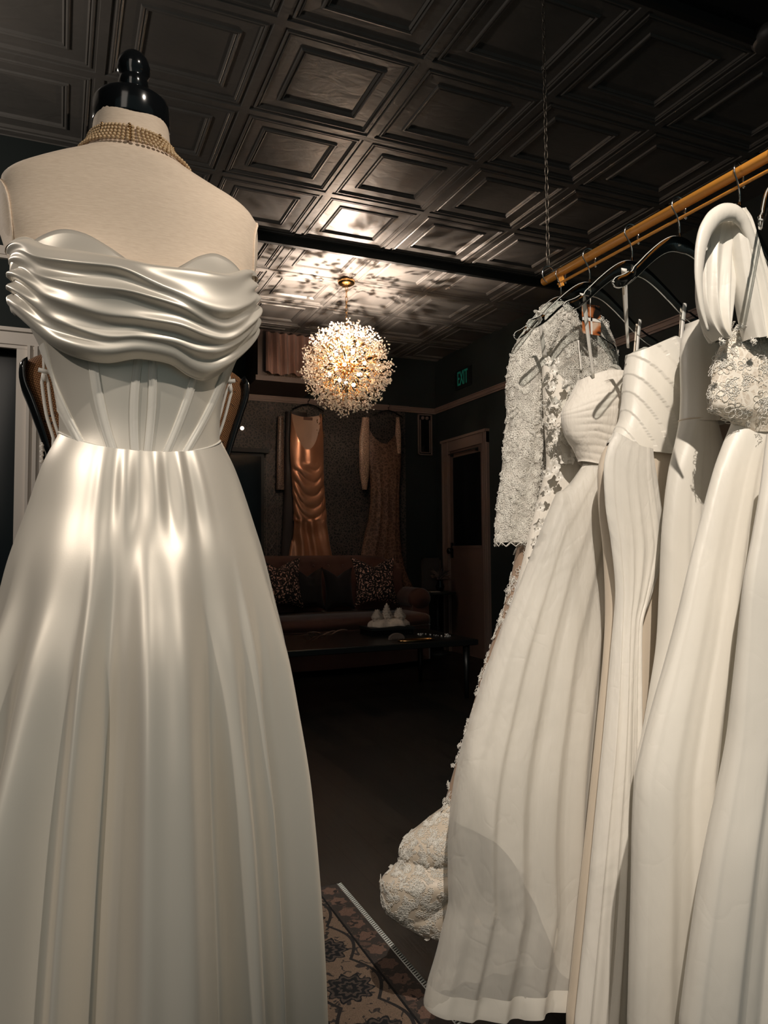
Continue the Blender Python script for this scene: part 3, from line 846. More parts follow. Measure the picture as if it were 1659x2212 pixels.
# bundled train: folded loops
Lt_ = outline(YA, [(965, 1735), (935, 1765), (905, 1795), (880, 1815), (862, 1845), (858, 1870), (845, 1885), (832, 1905), (831, 1945), (840, 1975), (870, 1995), (900, 2010), (925, 2018)])
Rt_ = [(z, 1.02) for z in (.2, .35, .5)]
def dispt(xn, v, fr_, z, th):
    x = xn*.2
    return .034*abs(math.sin(v*7.0+3.3*xn+.9*math.sin(3*xn)+1.1*vnoise(xn*2, v*3)))**.8 + .006*vnoise(xn*4, v*7) - .014
def bott(x): return .205 + .10*sstep(.72, .62, x) + .02*math.sin(x*40)
g, rows = ringloft(Lt_, Rt_, YA-.005, lambda z: .045+.03*sstep(.5, .35, z)-.02*sstep(.26, .2, z), .475, .215, 90, 160, disp=dispt, pw=.95)
rows_last = rows[-1]
g.grid([rows[-1], [Vector(((p.x+.93)/2*.6+p.x*.4, lerp(p.y, YA, .7), p.z-.012)) for p in rows[-1]]], True)
obj('bundled_train', g, M['satin_warm'], ga)
gl = lace(g, 1300, .009, .0006, 31, lambda p: p.x < .93 and p.y < YA+.04, off=.001); obj('train_lace', gl, M['cord'], ga)

# ---------- B: V neck applique tulle gown
YV = 1.365
gb = thing('floral_tulle_gown', 'V-neck tulle gown with raised flower appliques between the lace gown and the ruched gown', 'dress', (RX, YV, .2))
Lb = outline(YV, [(1172, 765), (1173, 830), (1176, 900), (1180, 960), (1182, 1000), (1178, 1040)])
Rb = [(z, 1.20) for z in (1.1, 1.5)]
TV = [(.99, 1.478), (1.00, 1.480), (1.03, 1.44), (1.06, 1.405), (1.085, 1.37), (1.11, 1.40), (1.16, 1.47), (1.2, 1.47)]
p0 = aty(1176, 768, YV-.03); p1 = aty(1240, 842, YV-.03)
TV = [(p0.x-.004, p0.z), (p0.x+.006, p0.z-.004), (lerp(p0.x, p1.x, .5), lerp(p0.z, p1.z, .5)), (p1.x, p1.z), (p1.x+.05, p1.z+.01), (p1.x+.12, p0.z), (1.21, p0.z-.01)]
g, rows = ringloft(Lb, Rb, YV, .035, p0.z-.02, 1.16, 50, 120, topf=lambda x: tab(TV, x), disp=lambda xn, v, f_, z, th: .003*vnoise(xn*3, z*8))
obj('bodice', g, M['tulle'], gb)
# skirt
Lv = outline(YV, [(1181, 1000), (1172, 1050), (1155, 1110), (1138, 1180), (1118, 1260), (1095, 1340), (1075, 1420), (1050, 1520), (1030, 1620), (1015, 1750), (1010, 1900)])
Rv = [(z, 1.25) for z in (.2, 1.2)]
rr = random.Random(5)
g, rows = ringloft(Lv, Rv, YV, lambda z: .035+.02*sstep(1.1, .6, z), 1.165, .28, 80, 260, disp=folds([(-.97+.09*i, .006+.004*rr.random(), .025) for i in range(22)], noise=.003))
obj('skirt', g, M['tulle'], gb)
# applique flowers
def blossom(c, R, rnd):
    g = G()
    for p in range(5):
        a = 2*PI*p/5+rnd.random()*.3; d = Vector((math.cos(a), -.35, math.sin(a))); s_ = Vector((-math.sin(a), 0, math.cos(a)))
        rows = []
        for i in range(5):
            t = i/4; w_ = R*.42*math.sin(PI*min(.98, t*.8+.1)); q = c + d*R*t + Vector((0, -.003*math.sin(PI*t), 0))
            rows.append([q-s_*w_, q-s_*w_*.4+Vector((0, .0012, 0)), q+s_*w_*.4+Vector((0, .0012, 0)), q+s_*w_])
        g.grid(rows, False)
    g.ball(c+Vector((0, -.004, 0)), R*.16, 6, 4)
    return g
rnd = random.Random(11)
for (x, y, R) in [(1240, 978, .014), (1215, 992, .013), (1196, 1008, .015), (1181, 1022, .012), (1232, 995, .010), (1205, 1030, .012), (1258, 985, .010), (1180, 1060, .012), (1165, 1095, .012), (1172, 1130, .013), (1160, 1140, .012), (1152, 1170, .010),
                  (1192, 800, .013), (1190, 835, .012), (1218, 832, .012), (1195, 870, .014), (1190, 905, .012), (1183, 780, .010), (1202, 780, .008), (1212, 900, .010), (1198, 945, .010)]:
    c = aty(x, y, YV-.046)
    obj('flower_applique', blossom(c, R, rnd), M['crepe'], gb)
g, _ = ringloft(Lb, [(z, 1.10) for z in (1.1, 1.5)], YV-.004, .036, p0.z-.03, 1.18, 20, 60, topf=lambda x: tab(TV, x)-.006)
gl = lace(g, 60, .015, .0009, 44, lambda p: p.y < YV, off=.002); obj('vine_lace', gl, M['cord'], gb)

# ribbon straps
def ribbon(name, pts, Y, w_, par, m, dy=0.0):
    P = [aty(x, y, Y+dy*i/(len(pts)-1)) for i, (x, y) in enumerate(pts)]; g = G(); rows = []
    n_ = 16
    for i in range(n_+1):
        t = i/n_*(len(P)-1); k = min(int(t), len(P)-2); p = lerp(P[k], P[k+1], t-k)
        ww = w_[0]+(w_[1]-w_[0])*i/n_
        rows.append([p+Vector((-ww, -.0005, 0)), p+Vector((ww, -.0005, 0)), p+Vector((ww, .0008, 0)), p+Vector((-ww, .0008, 0))])
    g.grid(rows, True, 0, True, True); return obj(name, g, m, par)
ribbon('strap', [(1164, 672), (1166, 690), (1172, 735), (1177, 772)], 1.285, (.0040, .0058), gb, M['crepe'], .06)
ribbon('strap', [(1250, 735), (1256, 800)], YV+.01, (.003, .003), gb, M['crepe'])

# ---------- C: ruched sweetheart tulle ball gown
YC = 1.262
gc_ = thing('ruched_tulle_gown', 'ivory ball gown with ruched sweetheart bodice and full organza skirt with satin hem band', 'dress', (RX, YC, .16))
Lc = outline(YC, [(1252, 815), (1234, 840), (1219, 865), (1217, 890), (1219, 915), (1226, 942), (1240, 962), (1252, 985)])
Rc = [(1.15, 1.21), (1.25, 1.23), (1.4, 1.25)]
cp = [aty(x, y, YC-.03) for x, y in [(1215, 872), (1232, 846), (1258, 822), (1290, 806), (1320, 801), (1348, 806), (1365, 812), (1390, 800), (1420, 790)]]
TC = [(p.x, p.z) for p in cp]; TC.append((1.26, TC[-1][1]))
bp = [aty(x, y, YC-.03) for x, y in [(1222, 935), (1235, 962), (1258, 985), (1290, 1000), (1330, 1010)]]
BC = [(p.x, p.z) for p in bp]
def dispc(xn, v, f_, z, th):
    p = v*34 + 7.0*xn*(.55-v) + 1.4*math.sin(2.2*xn) + 1.2*vnoise(xn*3, v*6)
    return .0020*(abs(math.sin(p))**.7-.5)*(.6+.7*vnoise(xn*3, v*8)) + .020*math.exp(-((v-.35)/.35)**2)*math.exp(-((xn+.45)/.5)**2)
g, rows = ringloft(Lc, Rc, YC, .040, TC[4][1]-.01, BC[2][1], 90, 200, topf=lambda x: tab(TC, x), botf=lambda x: tab(BC, x), disp=dispc)
obj('bodice', g, M['tulle'], gc_)
Lk = outline(YC, [(1262, 980), (1248, 1005), (1212, 1075), (1168, 1175), (1122, 1285), (1085, 1375), (1050, 1470), (1022, 1560), (996, 1650), (980, 1740), (973, 1830), (973, 1900), (974, 1945), (960, 2010), (945, 2070), (930, 2120), (920, 2165)])
Rk = [(.14, 1.27), (.6, 1.27), (1.0, 1.26), (1.2, 1.22)]
RC = [(-.93, .012, .05), (-.80, .018, .07), (-.62, .020, .09), (-.52, -.004, .03), (-.40, .024, .11), (-.18, .022, .10), (-.02, .018, .05), (.05, -.006, .02), (.17, .016, .08), (.4, .012, .08), (.7, .012, .08)]
botc = lambda x: tab([(.60, .178), (.64, .166), (.72, .158), (.80, .150), (1.3, .14)], x)
g, rows = ringloft(Lk, Rk, YC, lambda z: .040+.028*sstep(1.1, .5, z), 1.215, .17, 130, 360, botf=botc, topf=lambda x: tab(BC, x)+.010, disp=folds(RC, noise=.0035, a0=-.15), vpow=.9)
obj('skirt', g, M['organza_sheer'], gc_)
g, rows = ringloft([(z, x+.014) for z, x in Lk], [(z, x-.014) for z, x in Rk], YC, lambda z: .028+.026*sstep(1.1, .5, z), 1.205, .30, 90, 300, botf=lambda x: tab([(.66, .50), (.76, .44), (.84, .30), (.92, .19), (1.3, .17)], x), refit=True, topf=lambda x: tab(BC, x)+.002, disp=folds(RC, noise=.003, a0=-.15), vpow=.9)
obj('lining', g, M['satin_dull'], gc_)
# satin hem band
g, rows = ringloft(Lk, Rk, YC-.0015, lambda z: .070, .215, .17, 8, 360, botf=lambda x: botc(x)-.002, topf=lambda x: botc(x)+.036, disp=folds([(c, a*1.0, w_) for c, a, w_ in RC], noise=.0035, a0=-9))
obj('hem_band', g, M['satin_dull'], gc_)
ribbon('strap', [(1258, 634), (1263, 660), (1272, 740), (1282, 816)], 1.158, (.0062, .0032), gc_, M['crepe'], .075)
ribbon('strap', [(1383, 690), (1379, 725), (1374, 790)], YC-.005, (.004, .003), gc_, M['crepe'])
ribbon('strap', [(1376, 700), (1370, 770)], YC+.01, (.003, .003), gc_, M['satin_warm'])

# hang tag between lace gown and ruched gown
ht = thing('swing_tag', 'copper coloured swing tag with white cross band hanging between the first hangers', 'tag', tuple(aty(1285, 655, 1.33)))
a, b_ = aty(1258, 655, 1.33), aty(1299, 725, 1.33)
mt = mat('copper_print', (.35, .10, .03), .35, .3); n = N(mt)
n.color(n.ramp(n.noise(n.mp((1, 1, .8)), 34, 2, .5, .8), [(.44, (.02, .015, .012)), (.50, (.45, .12, .03)), (.58, (.65, .25, .10)), (.66, (.8, .6, .45))]))
g = G(); xc, zc, hw, hh, r_ = (a.x+b_.x)/2, (a.z+b_.z)/2, abs(b_.x-a.x)/2, abs(a.z-b_.z)/2, .006
pts = []
for q, (sx, sz) in enumerate(((1, 1), (-1, 1), (-1, -1), (1, -1))):
    for k in range(6):
        t = PI/2*q + PI/2*k/5; pts.append((xc+sx*(hw-r_)+r_*math.cos(t), zc+sz*(hh-r_)+r_*math.sin(t)))
g.grid([[(x, 1.331, z) for x, z in pts], [(x, 1.3325, z) for x, z in pts]], True, 0, True, True, flat=True)
obj('card', g, mt, ht, False)
g = G(); g.box(xc-hw, xc+hw, 1.3298, 1.3309, zc-.004, zc+.003); g.box(xc-.004, xc+.001, 1.3298, 1.3309, zc-hh, zc+.003); obj('printed_band', g, M['crepe'], ht, False)
g = G(); p = aty(1277, 610, 1.33); g.tube([(xc-.004, 1.330, zc-hh), (xc-.004, 1.330, zc+hh-.004), (p.x, 1.33, p.z)], .0008, 5); obj('string', g, M['crepe'], ht)

# ---------- D: pleated satin gown
YD = 1.140
gd = thing('pleated_satin_gown', 'ivory gown with diagonal pleated satin bodice in the middle of the rail', 'dress', (RX, YD, .1))
Ld = outline(YD, [(1357, 748), (1352, 790), (1349, 830), (1346, 870), (1340, 905), (1328, 940), (1316, 975), (1310, 1000)])
Rd = [(1.10, 1.20), (1.2, 1.205), (1.45, 1.235)]
tp_ = [aty(x, y, YD-.035) for x, y in [(1357, 748), (1366, 753), (1380, 756), (1395, 753), (1420, 742), (1440, 733), (1452, 729), (1465, 735), (1490, 760)]]
TD = [(p.x, p.z) for p in tp_]; TD.append((1.24, TD[-1][1]-.01))
bd = [aty(x, y, YD-.035) for x, y in [(1318, 930), (1335, 945), (1370, 968), (1405, 975), (1440, 980), (1480, 980)]]
BD = [(p.x, p.z) for p in bd]
def dispd(xn, v, f_, z, th):
    p = (v*1.0 - .55*(xn+1))*5.0 + .15*vnoise(xn*2, v*2)
    q = p-math.floor(p)
    return .0042*(q**1.6) + .012*math.exp(-((v-.3)/.3)**2)*math.exp(-((xn+.1)/.6)**2) - .002
g, rows = ringloft(Ld, Rd, YD, .042, TD[4][1], BD[3][1], 110, 200, topf=lambda x: tab(TD, x), botf=lambda x: tab(BD, x), disp=dispd)
obj('bodice', g, M['satin_dull'], gd)
Lq = outline(YD, [(1325, 935), (1308, 975), (1300, 1030), (1303, 1100), (1312, 1180), (1318, 1300), (1315, 1420), (1302, 1580), (1285, 1750), (1268, 1900), (1252, 2050), (1235, 2212)])
Rq = [(.1, 1.20), (.7, 1.17), (1.0, 1.165), (1.2, 1.17)]
g, rows = ringloft(Lq, Rq, YD+.008, lambda z: .036+.012*sstep(1.1, .5, z), 1.225, .10, 110, 240, topf=lambda x: tab(BD, x)+.008, disp=folds([(-.9, .008, .08), (-.5, .006, .15), (.1, .008, .2), (.7, .01, .2)], noise=.002, a0=-.1))
obj('underskirt', g, M['satin_warm'], gd)
Ro = outline(YD-.03, [(1404, 960), (1416, 1030), (1428, 1110), (1431, 1150), (1415, 1220), (1395, 1280), (1379, 1330), (1375, 1420), (1374, 1600), (1372, 1900), (1369, 2212)])
Lo = outline(YD-.03, [(1322, 950), (1306, 990), (1300, 1040), (1304, 1110), (1316, 1190), (1326, 1290), (1320, 1420), (1306, 1600), (1290, 1750), (1274, 1900), (1258, 2050), (1240, 2212)])
g, rows = ringloft(Lo, Ro, YD-.036, lambda z: .014+.010*sstep(1.1, .5, z), 1.215, .11, 120, 200, topf=lambda x: tab(BD, x)+.004, disp=folds([(-.8, .010, .10), (-.35, .004, .08), (.0, .008, .12), (.45, -.006, .05), (.62, .010, .10), (.93, .006, .06)], noise=.003, a0=-.2), pw=.9)
obj('overskirt', g, M['organza'], gd)
ribbon('strap', [(1348, 580), (1350, 620), (1353, 680), (1357, 752)], 1.035, (.0062, .0025), gd, M['crepe'], .08)
ribbon('strap', [(1346, 600), (1349, 660), (1356, 750)], 1.045, (.003, .002), gd, M['satin_warm'], .08)
ribbon('strap', [(1480, 655), (1476, 690), (1472, 735)], YD-.01, (.0048, .0038), gd, M['crepe'])
ribbon('strap', [(1473, 665), (1469, 735)], YD+.008, (.004, .003), gd, M['satin_warm'])

# ---------- E: plain satin gown with waist seam
YE = 1.018
ge = thing('plain_satin_gown', 'plain ivory satin gown with princess seam and waist seam behind the lace-bodice gown', 'dress', (RX, YE, .1))
Le = outline(YE, [(1490, 700), (1478, 722), (1477, 780), (1478, 840), (1477, 880), (1475, 912)])
Re = outline(YE, [(1545, 690), (1570, 745), (1582, 790), (1575, 850), (1560, 890), (1556, 915)])
te = [aty(x, y, YE-.03) for x, y in [(1477, 722), (1490, 710), (1508, 695), (1524, 685), (1534, 688), (1560, 760)]]
TE = [(p.x, p.z) for p in te]
g, rows = ringloft(Le, Re, YE, .034, 1.425, 1.232, 60, 120, topf=lambda x: tab(TE, x), disp=lambda xn, v, f_, z, th: (.004*math.exp(-((xn-.1)/.04)**2) + .010*math.exp(-((v-.45)/.3)**2)*math.exp(-((xn+.3)/.5)**2)))
obj('bodice', g, M['satin_dull'], ge)
Lf = outline(YE, [(1475, 908), (1463, 960), (1450, 1010), (1440, 1080), (1433, 1160), (1429, 1280), (1424, 1400), (1410, 1500), (1395, 1590), (1380, 1660), (1375, 1800), (1370, 2212)])
Rf = [(.1, 1.20), (.9, 1.16), (1.15, 1.14), (1.24, 1.110)]
g, rows = ringloft(Lf, Rf, YE, lambda z: .030+.016*sstep(1.15, .6, z), 1.236, .08, 110, 220, disp=folds([(-.93, .005, .06), (-.55, -.010, .05), (-.35, .010, .10), (.0, -.008, .06), (.3, .012, .12), (.8, .01, .1)], noise=.002, a0=-.1))
obj('skirt', g, M['satin_dull'], ge)
g = G(); r_ = rows[0]; g.tube(r_, .0016, 5, True); obj('waist_seam', g, M['satin_warm'], ge)
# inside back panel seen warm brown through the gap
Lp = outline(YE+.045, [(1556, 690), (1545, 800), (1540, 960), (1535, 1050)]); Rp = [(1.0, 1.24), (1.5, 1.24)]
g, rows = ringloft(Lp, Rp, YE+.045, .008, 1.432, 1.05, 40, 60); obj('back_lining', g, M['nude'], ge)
ribbon('strap', [(1516, 600), (1517, 650), (1515, 693)], YE-.03, (.0020, .0020), ge, M['crepe'])
ribbon('strap', [(1527, 600), (1528, 650), (1528, 690)], YE-.03, (.0022, .0022), ge, M['crepe'])
ribbon('strap', [(1566, 655), (1570, 690)], YE+.04, (.008, .006), ge, M['crepe'])

# ---------- F: lace-bodice gown with satin skirt and draped satin sleeve
YG = .885
gf = thing('draped_sleeve_gown', 'ivory satin gown with fringed lace bodice and large draped satin sleeve', 'dress', (RX, YG, .1))
Lg = outline(YG-.02, [(1605, 702), (1585, 718), (1570, 745), (1558, 780), (1553, 820), (1548, 858), (1549, 872), (1556, 884), (1575, 895), (1605, 915), (1625, 940)])
Rg = [(1.1, 1.23), (1.5, 1.23)]
g, rows = ringloft(Lg, Rg, YG-.01, .030, 1.362, 1.19, 60, 140, disp=lambda xn, v, f_, z, th: .010*math.sin(PI*v)*math.exp(-((xn+.4)/.5)**2) + .0025*math.exp(-((xn+.28-.25*v)/.03)**2))
obj('bodice', g, laced('beige_chantilly', (.66, .58, .48), (.84, .78, .68), 55, .10), gf)
gl = lace(g, 80, .015, .0005, 61, lambda p: p.y < YG and p.x < 1.13, off=.0006); obj('bodice_lace', gl, M['cord'], gf)
# eyelash fringe along the neckline
g = G(); rnd = random.Random(4)
for i in range(420):
    t = rnd.random(); x = lerp(1586, 1668, t) if i % 3 else lerp(1638, 1650, t)
    y = 706 - 6*math.sin(PI*min(1, t*1.3)) + rnd.random()*10 if i % 3 else lerp(715, 930, rnd.random())
    p = aty(x, y, YG-.045); d = Vector((rnd.uniform(-1, 1), rnd.uniform(-.6, 0), rnd.uniform(-.2, 1))).normalized()*rnd.uniform(.003, .007)
    g.tube([p, p+d*.6+Vector((0, 0, .0006)), p+d+Vector((d.z*.3, 0, -.0008))], .00045, 3)
obj('eyelash_fringe', g, M['cord'], gf)
Lh = outline(YG, [(1606, 898), (1590, 905), (1578, 930), (1566, 958), (1547, 1010), (1522, 1100), (1492, 1220), (1467, 1330), (1442, 1430), (1418, 1520), (1396, 1610), (1380, 1690), (1375, 1780), (1373, 1900), (1368, 2100), (1365, 2212)])
Rh = [(.05, 1.27), (1.2, 1.25)]
RF = [(-.97, .006, .03), (-.86, .012, .06), (-.70, -.006, .03), (-.58, .016, .08), (-.40, -.008, .03), (-.28, .014, .08), (-.10, .006, .04), (.05, .014, .07), (.2, -.012, .03), (.4, .012, .1), (.75, .012, .1)]
g, rows = ringloft(Lh, Rh, YG, lambda z: .032+.022*sstep(1.15, .5, z), 1.225, .06, 130, 320, disp=folds(RF, noise=.003, a0=-.12))
obj('skirt', g, M['satin_dull'], gf)
# draped sleeve: gathered satin falling from the hanger arm
YS = .855
def sleeve_part(Lp, Rp, Y, b_, zt, zb, rid, name, m, tw=1.0):
    g, rows = ringloft(Lp, Rp, Y, b_, zt, zb, 70, 120, disp=folds(rid, noise=.002, a0=-.4), pw=.9)
    return obj(name, g, m, gf)
Lx = outline(YS, [(1568, 456), (1545, 462), (1525, 485), (1512, 520), (1507, 570), (1508, 630), (1517, 680), (1533, 715), (1553, 738)])
Rx = outline(YS, [(1580, 456), (1590, 470), (1592, 520), (1588, 580), (1580, 650), (1570, 700), (1560, 738)])
za, zb_ = aty(1570, 462, YS).z, aty(1556, 736, YS).z
sleeve_part(Lx, Rx, YS, lambda z: .016, za, zb_, [(-.85, .005, .12), (-.45, .008, .12), (-.1, -.004, .08), (.25, .008, .12), (.7, .006, .1)], 'sleeve_lobe', M['satin_dull'])
Lx = outline(YS-.02, [(1585, 458), (1583, 500), (1590, 560), (1600, 630), (1612, 690), (1622, 735)])
Rx = outline(YS-.02, [(1592, 456), (1612, 480), (1630, 530), (1645, 580), (1662, 630), (1672, 690), (1672, 735)])
za = aty(1588, 458, YS-.02).z; zb_ = aty(1640, 735, YS-.02).z
sleeve_part(Lx, Rx, YS-.015, lambda z: .022, za, zb_, [(-.85, .005, .10), (-.55, .008, .10), (-.3, -.003, .06), (-.05, .010, .12), (.3, -.004, .06), (.5, .010, .12), (.85, .008, .1)], 'sleeve_lobe', M['satin_dull'])
g = G(); ph = [(1530, 715), (1516, 670), (1508, 600), (1512, 540), (1522, 500), (1540, 472), (1562, 458), (1586, 458), (1606, 478), (1624, 520), (1640, 565), (1656, 610), (1668, 650)]
P = [aty(x, y, YS-.035) for x, y in ph]; pp = []
for i in range(len(P)-1):
    for k in range(5): pp.append(lerp(P[i], P[i+1], k/5))
for it in range(3): pp = [pp[0]]+[(pp[i-1]+pp[i]*2+pp[i+1])/4 for i in range(1, len(pp)-1)]+[pp[-1]]
nn = len(pp); g.tube(pp, [.0012+.0075*math.sin(PI*min(1, (i/nn)*.95))**1.2 if i/nn < .62 else .0085*max(.12, (1-i/nn)/.38) for i in range(nn)], 14, False, 0, 1.6, (0, 1, 0))
obj('sleeve_rim', g, M['satin_dull'], gf)
g = G(); rnd = random.Random(9)
for (x, y) in ((1557, 738), (1625, 738)):
    c = aty(x, y, YS-.03)
    for i in range(70):
        d = Vector((rnd.uniform(-1, 1), rnd.uniform(-1, 0), rnd.uniform(-1, .6))).normalized()*rnd.uniform(.003, .008); g.tube([c, c+d*.5, c+d], .0007, 3)
obj('fringe_tuft', g, M['cord'], gf)
for pts in ([(1590, 640), (1598, 690), (1603, 730)], [(1600, 630), (1604, 690), (1608, 730)]): ribbon('strap', pts, YS+.0, (.0018, .0018), gf, M['crepe'])

# ---------- G: rightmost gown, cut by the picture edge
YH = .775
gh = thing('edge_satin_gown', 'smooth ivory satin gown cut off by the right edge of the photo', 'dress', (RX, YH, .1))
Li = outline(YH, [(1662, 930), (1655, 980), (1645, 1060), (1628, 1160), (1610, 1260), (1597, 1400), (1588, 1500), (1578, 1600), (1556, 1720), (1530, 1850), (1502, 2030), (1478, 2212)])
Ri = [(.05, 1.27), (1.2, 1.2)]
g, rows = ringloft(Li, Ri, YH, lambda z: .028+.022*sstep(1.1, .5, z), 1.17, .06, 120, 260, disp=folds([(-.97, .006, .03), (-.80, .016, .08), (-.62, -.006, .03), (-.45, .012, .1), (-.1, .012, .1), (.3, .012, .1), (.7, .012, .1)], noise=.002, a0=-.1))
obj('skirt', g, M['satin_dull'], gh)
g, rows = ringloft([(1.15, 1.115), (1.25, 1.06), (1.36, 1.00), (1.42, .985)], [(1.15, 1.16), (1.4, 1.2)], YH+.02, .03, 1.36, 1.16, 30, 80)
g2, rows = ringloft([(1.15, 1.095), (1.25, 1.09), (1.30, 1.085), (1.38, 1.085)], [(1.15, 1.2), (1.4, 1.2)], YH, .028, 1.33, 1.16, 30, 80)
obj('bodice', g2, M['net_dense'], gh)
gl = lace(g2, 120, .012, .0008, 71); obj('bodice_lace', gl, M['cord'], gh)

# ================================================================ chandelier
CC = Vector((1.915, 5.05, 2.345)); CR = .345
ch = thing('dandelion_chandelier', 'round crystal dandelion chandelier with gold core hanging from the tin ceiling', 'chandelier', (CC.x, CC.y, ZC))
g = G(); g.lathe([(.001, -.045), (.03, -.042), (.055, -.03), (.062, -.022), (.064, -.005), (.058, .0), (.056, .012)], (CC.x, CC.y, ZC), 36); obj('canopy', g, M['gold'], ch)
g = G(); nl = 14; z0, z1 = ZC-.045, CC.z+.06
for i in range(nl):
    z = lerp(z0, z1, (i+.5)/nl); a = PI/2*(i % 2); L = (z0-z1)/nl*.62
    g.tube([(CC.x+.009*math.cos(t)*math.cos(a), CC.y+.009*math.cos(t)*math.sin(a), z+L*math.sin(t)) for t in [2*PI*k/12 for k in range(12)]], .0025, 5, True)
obj('chain', g, M['gold'], ch)
g = G(); g.ball(CC, .055, 20, 14); obj('hub', g, M['gold'], ch)
rnd = random.Random(2)
def fib(i, n_):
    z = 1-2*(i+.5)/n_; a = i*2.39996; r = math.sqrt(1-z*z); return Vector((r*math.cos(a), r*math.sin(a), z))
NSP = 96
for i in range(NSP):
    d = fib(i, NSP); e1 = d.orthogonal().normalized(); e2 = d.cross(e1)
    gw = G(); gcr = G()
    node = CC + d*CR*.50
    gw.tube([CC+d*.05, node], .0016, 4)
    for k in range(9):
        a = 2*PI*k/9 + rnd.random(); tl = rnd.uniform(.05, .30)
        dd = (d + (e1*math.cos(a)+e2*math.sin(a))*tl).normalized()
        tip = CC + dd*CR*rnd.uniform(.78, 1.02)
        gw.tube([node, tip], .0009, 3)
        for q in range(4):
            c = tip + Vector((rnd.uniform(-1, 1), rnd.uniform(-1, 1), rnd.uniform(-1, 1)))*.016 - dd*.012*q
            r = rnd.uniform(.0046, .0080); ax = Vector((rnd.uniform(-1, 1), rnd.uniform(-1, 1), rnd.uniform(-1, 1))).normalized(); b1 = ax.orthogonal().normalized(); b2 = ax.cross(b1)
            vv = [c+ax*r*1.5, c-ax*r*1.5, c+b1*r, c+b2*r, c-b1*r, c-b2*r]
            gcr.add(vv, [(0, 2, 3), (0, 3, 4), (0, 4, 5), (0, 5, 2), (1, 3, 2), (1, 4, 3), (1, 5, 4), (1, 2, 5)], 0, True)
    s_ = obj('crystal_spray', gw, M['gold'], ch)
    obj('crystal_cluster', gcr, M['crystal'], s_, False)
for i in range(14):
    d = fib(i, 14); c = CC + d*.135
    g = G(); g.tube([CC+d*.05, CC+d*.105], .008, 8, mi=1)
    g.ball(c, .013, 12, 8)
    obj('bulb', g, [M['bulb'], M['gold']], ch)

# ================================================================ back room
# boxed bulkhead with small curtain
g = G(); g.box(1.55, 2.16, 6.32, YB, 2.50, 2.545); g.box(1.6, 2.14, 6.45, YB, 2.545, ZC)
struct('trim_7', g, mat('ledge_brown', (.06, .042, .035), .6))
vc = thing('valance_curtain', 'pleated dusty pink valance with bead fringe high behind the chandelier', 'curtain', (1.88, 6.36, 2.9))
g = G(); rows = []
mpink = cloth('dusty_velvet', (.20, .11, .085), .8, .5, .2, 10)
for i in range(24):
    v = i/23; r = []
    for k in range(90):
        xn = k/89; x = lerp(1.655, 2.13, xn); sc_ = abs(math.sin(xn*PI*2)); z = lerp(2.95, 2.60-.03*sc_, v)
        r.append((x, 6.38-.02*math.sin(xn*38)-.03*sc_*v, z))
    rows.append(r)
g.grid(rows, False); obj('cloth', g, mpink, vc)
g = G()
for k in range(34):
    x = lerp(1.66, 2.125, k/33); 
    for q in range(3): g.ball((x, 6.36, 2.585-.012*q-.02*abs(math.sin((x-1.655)/.475*PI*2))), .0035, 5, 4)
obj('bead_fringe', g, M['brass_old'], vc)

# hanging evening gowns on the back wall
def hang_hook(x, z, par):
    g = G(); g.tube([(x-.16, 6.86, z-.06), (x-.06, 6.86, z-.01), (x, 6.86, z), (x+.06, 6.86, z-.01), (x+.16, 6.86, z-.06)], .006, 6)
    pts = [(x, 6.86, z), (x, 6.86, z+.03)]+[(x+.02*math.sin(t), 6.87, z+.05-.02*math.cos(t)) for t in [PI*k/8 for k in range(9)]]
    g.tube(pts, .003, 6); return tag(obj('black_hanger', g, M['black_gloss']), par, 'hanger')
YW = 6.83
cg = thing('champagne_satin_gown', 'champagne satin gown with cowl ruching hanging on the wallpapered wall above the sofa', 'dress', (2.22, YW, .3))
mc = cloth('champagne_satin', (.62, .29, .16), .30, .1, .15, 6, spec=.7); mc.node_tree.nodes['Principled BSDF'].inputs['Metallic'].default_value = .5
Lw = outline(YW, [(629, 885), (628, 930), (626, 985), (630, 1040), (634, 1090), (633, 1150), (625, 1200)])
Lw.insert(0, (.35, 1.95))
Rw = outline(YW, [(692, 900), (697, 940), (699, 990), (699, 1040), (702, 1090), (708, 1150), (715, 1200)]); Rw.insert(0, (.35, 2.55))
zn = aty(660, 968, YW).z; ze = aty(629, 885, YW).z
xl_, xr_ = Lw[-1][1], Rw[-1][1]
def scoop(x):
    q = (x-xl_)/(xr_-xl_); return ze - .02 - (ze-zn)*max(0, math.sin(PI*min(1, max(0, q))))**.55
def dcowl(xn, v, f_, z, th):
    if z > 1.85: return .006*math.sin(xn*7)*(1-abs(xn))
    e = sstep(.55, 1.0, 1-abs(xn-.1)*.9)
    k = (z-1.2)*27 - 4.0*(xn-.1)**2 + .8*vnoise(xn*2, z*4)
    a = sstep(1.88, 1.78, z)
    if z > 1.3: return .018*(abs(math.sin(k))**.7-.4)*a
    return .020*math.sin(xn*9+1.5*math.sin(z*6))*.9 + .01*math.sin(k)*sstep(1.0, 1.3, z)
g, rows = ringloft(Lw, Rw, YW, .055, ze-.12, .35, 130, 150, topf=scoop, disp=dcowl)
obj('gown_front', g, mc, cg)
g = G(); rows = []
for i in range(12):
    v = i/11; rows.append([(lerp(xl_+.005, xr_-.005, k/20), YW+.012+.02*math.sin(PI*k/20), lerp(ze-.035-.02*math.sin(PI*k/20), zn-.06, v)) for k in range(21)])
g.grid(rows, False); obj('back_lining', g, cloth('peach_lining', (.55, .34, .23), .4, .1, .2, 8), cg)
g = G(); g.box(2.15, 2.24, YW+.018, YW+.024, ze-.085, ze-.058); obj('label', g, mat('woven_label', (.18, .09, .06), .7), cg, False)
g = G()
rnd = random.Random(3)
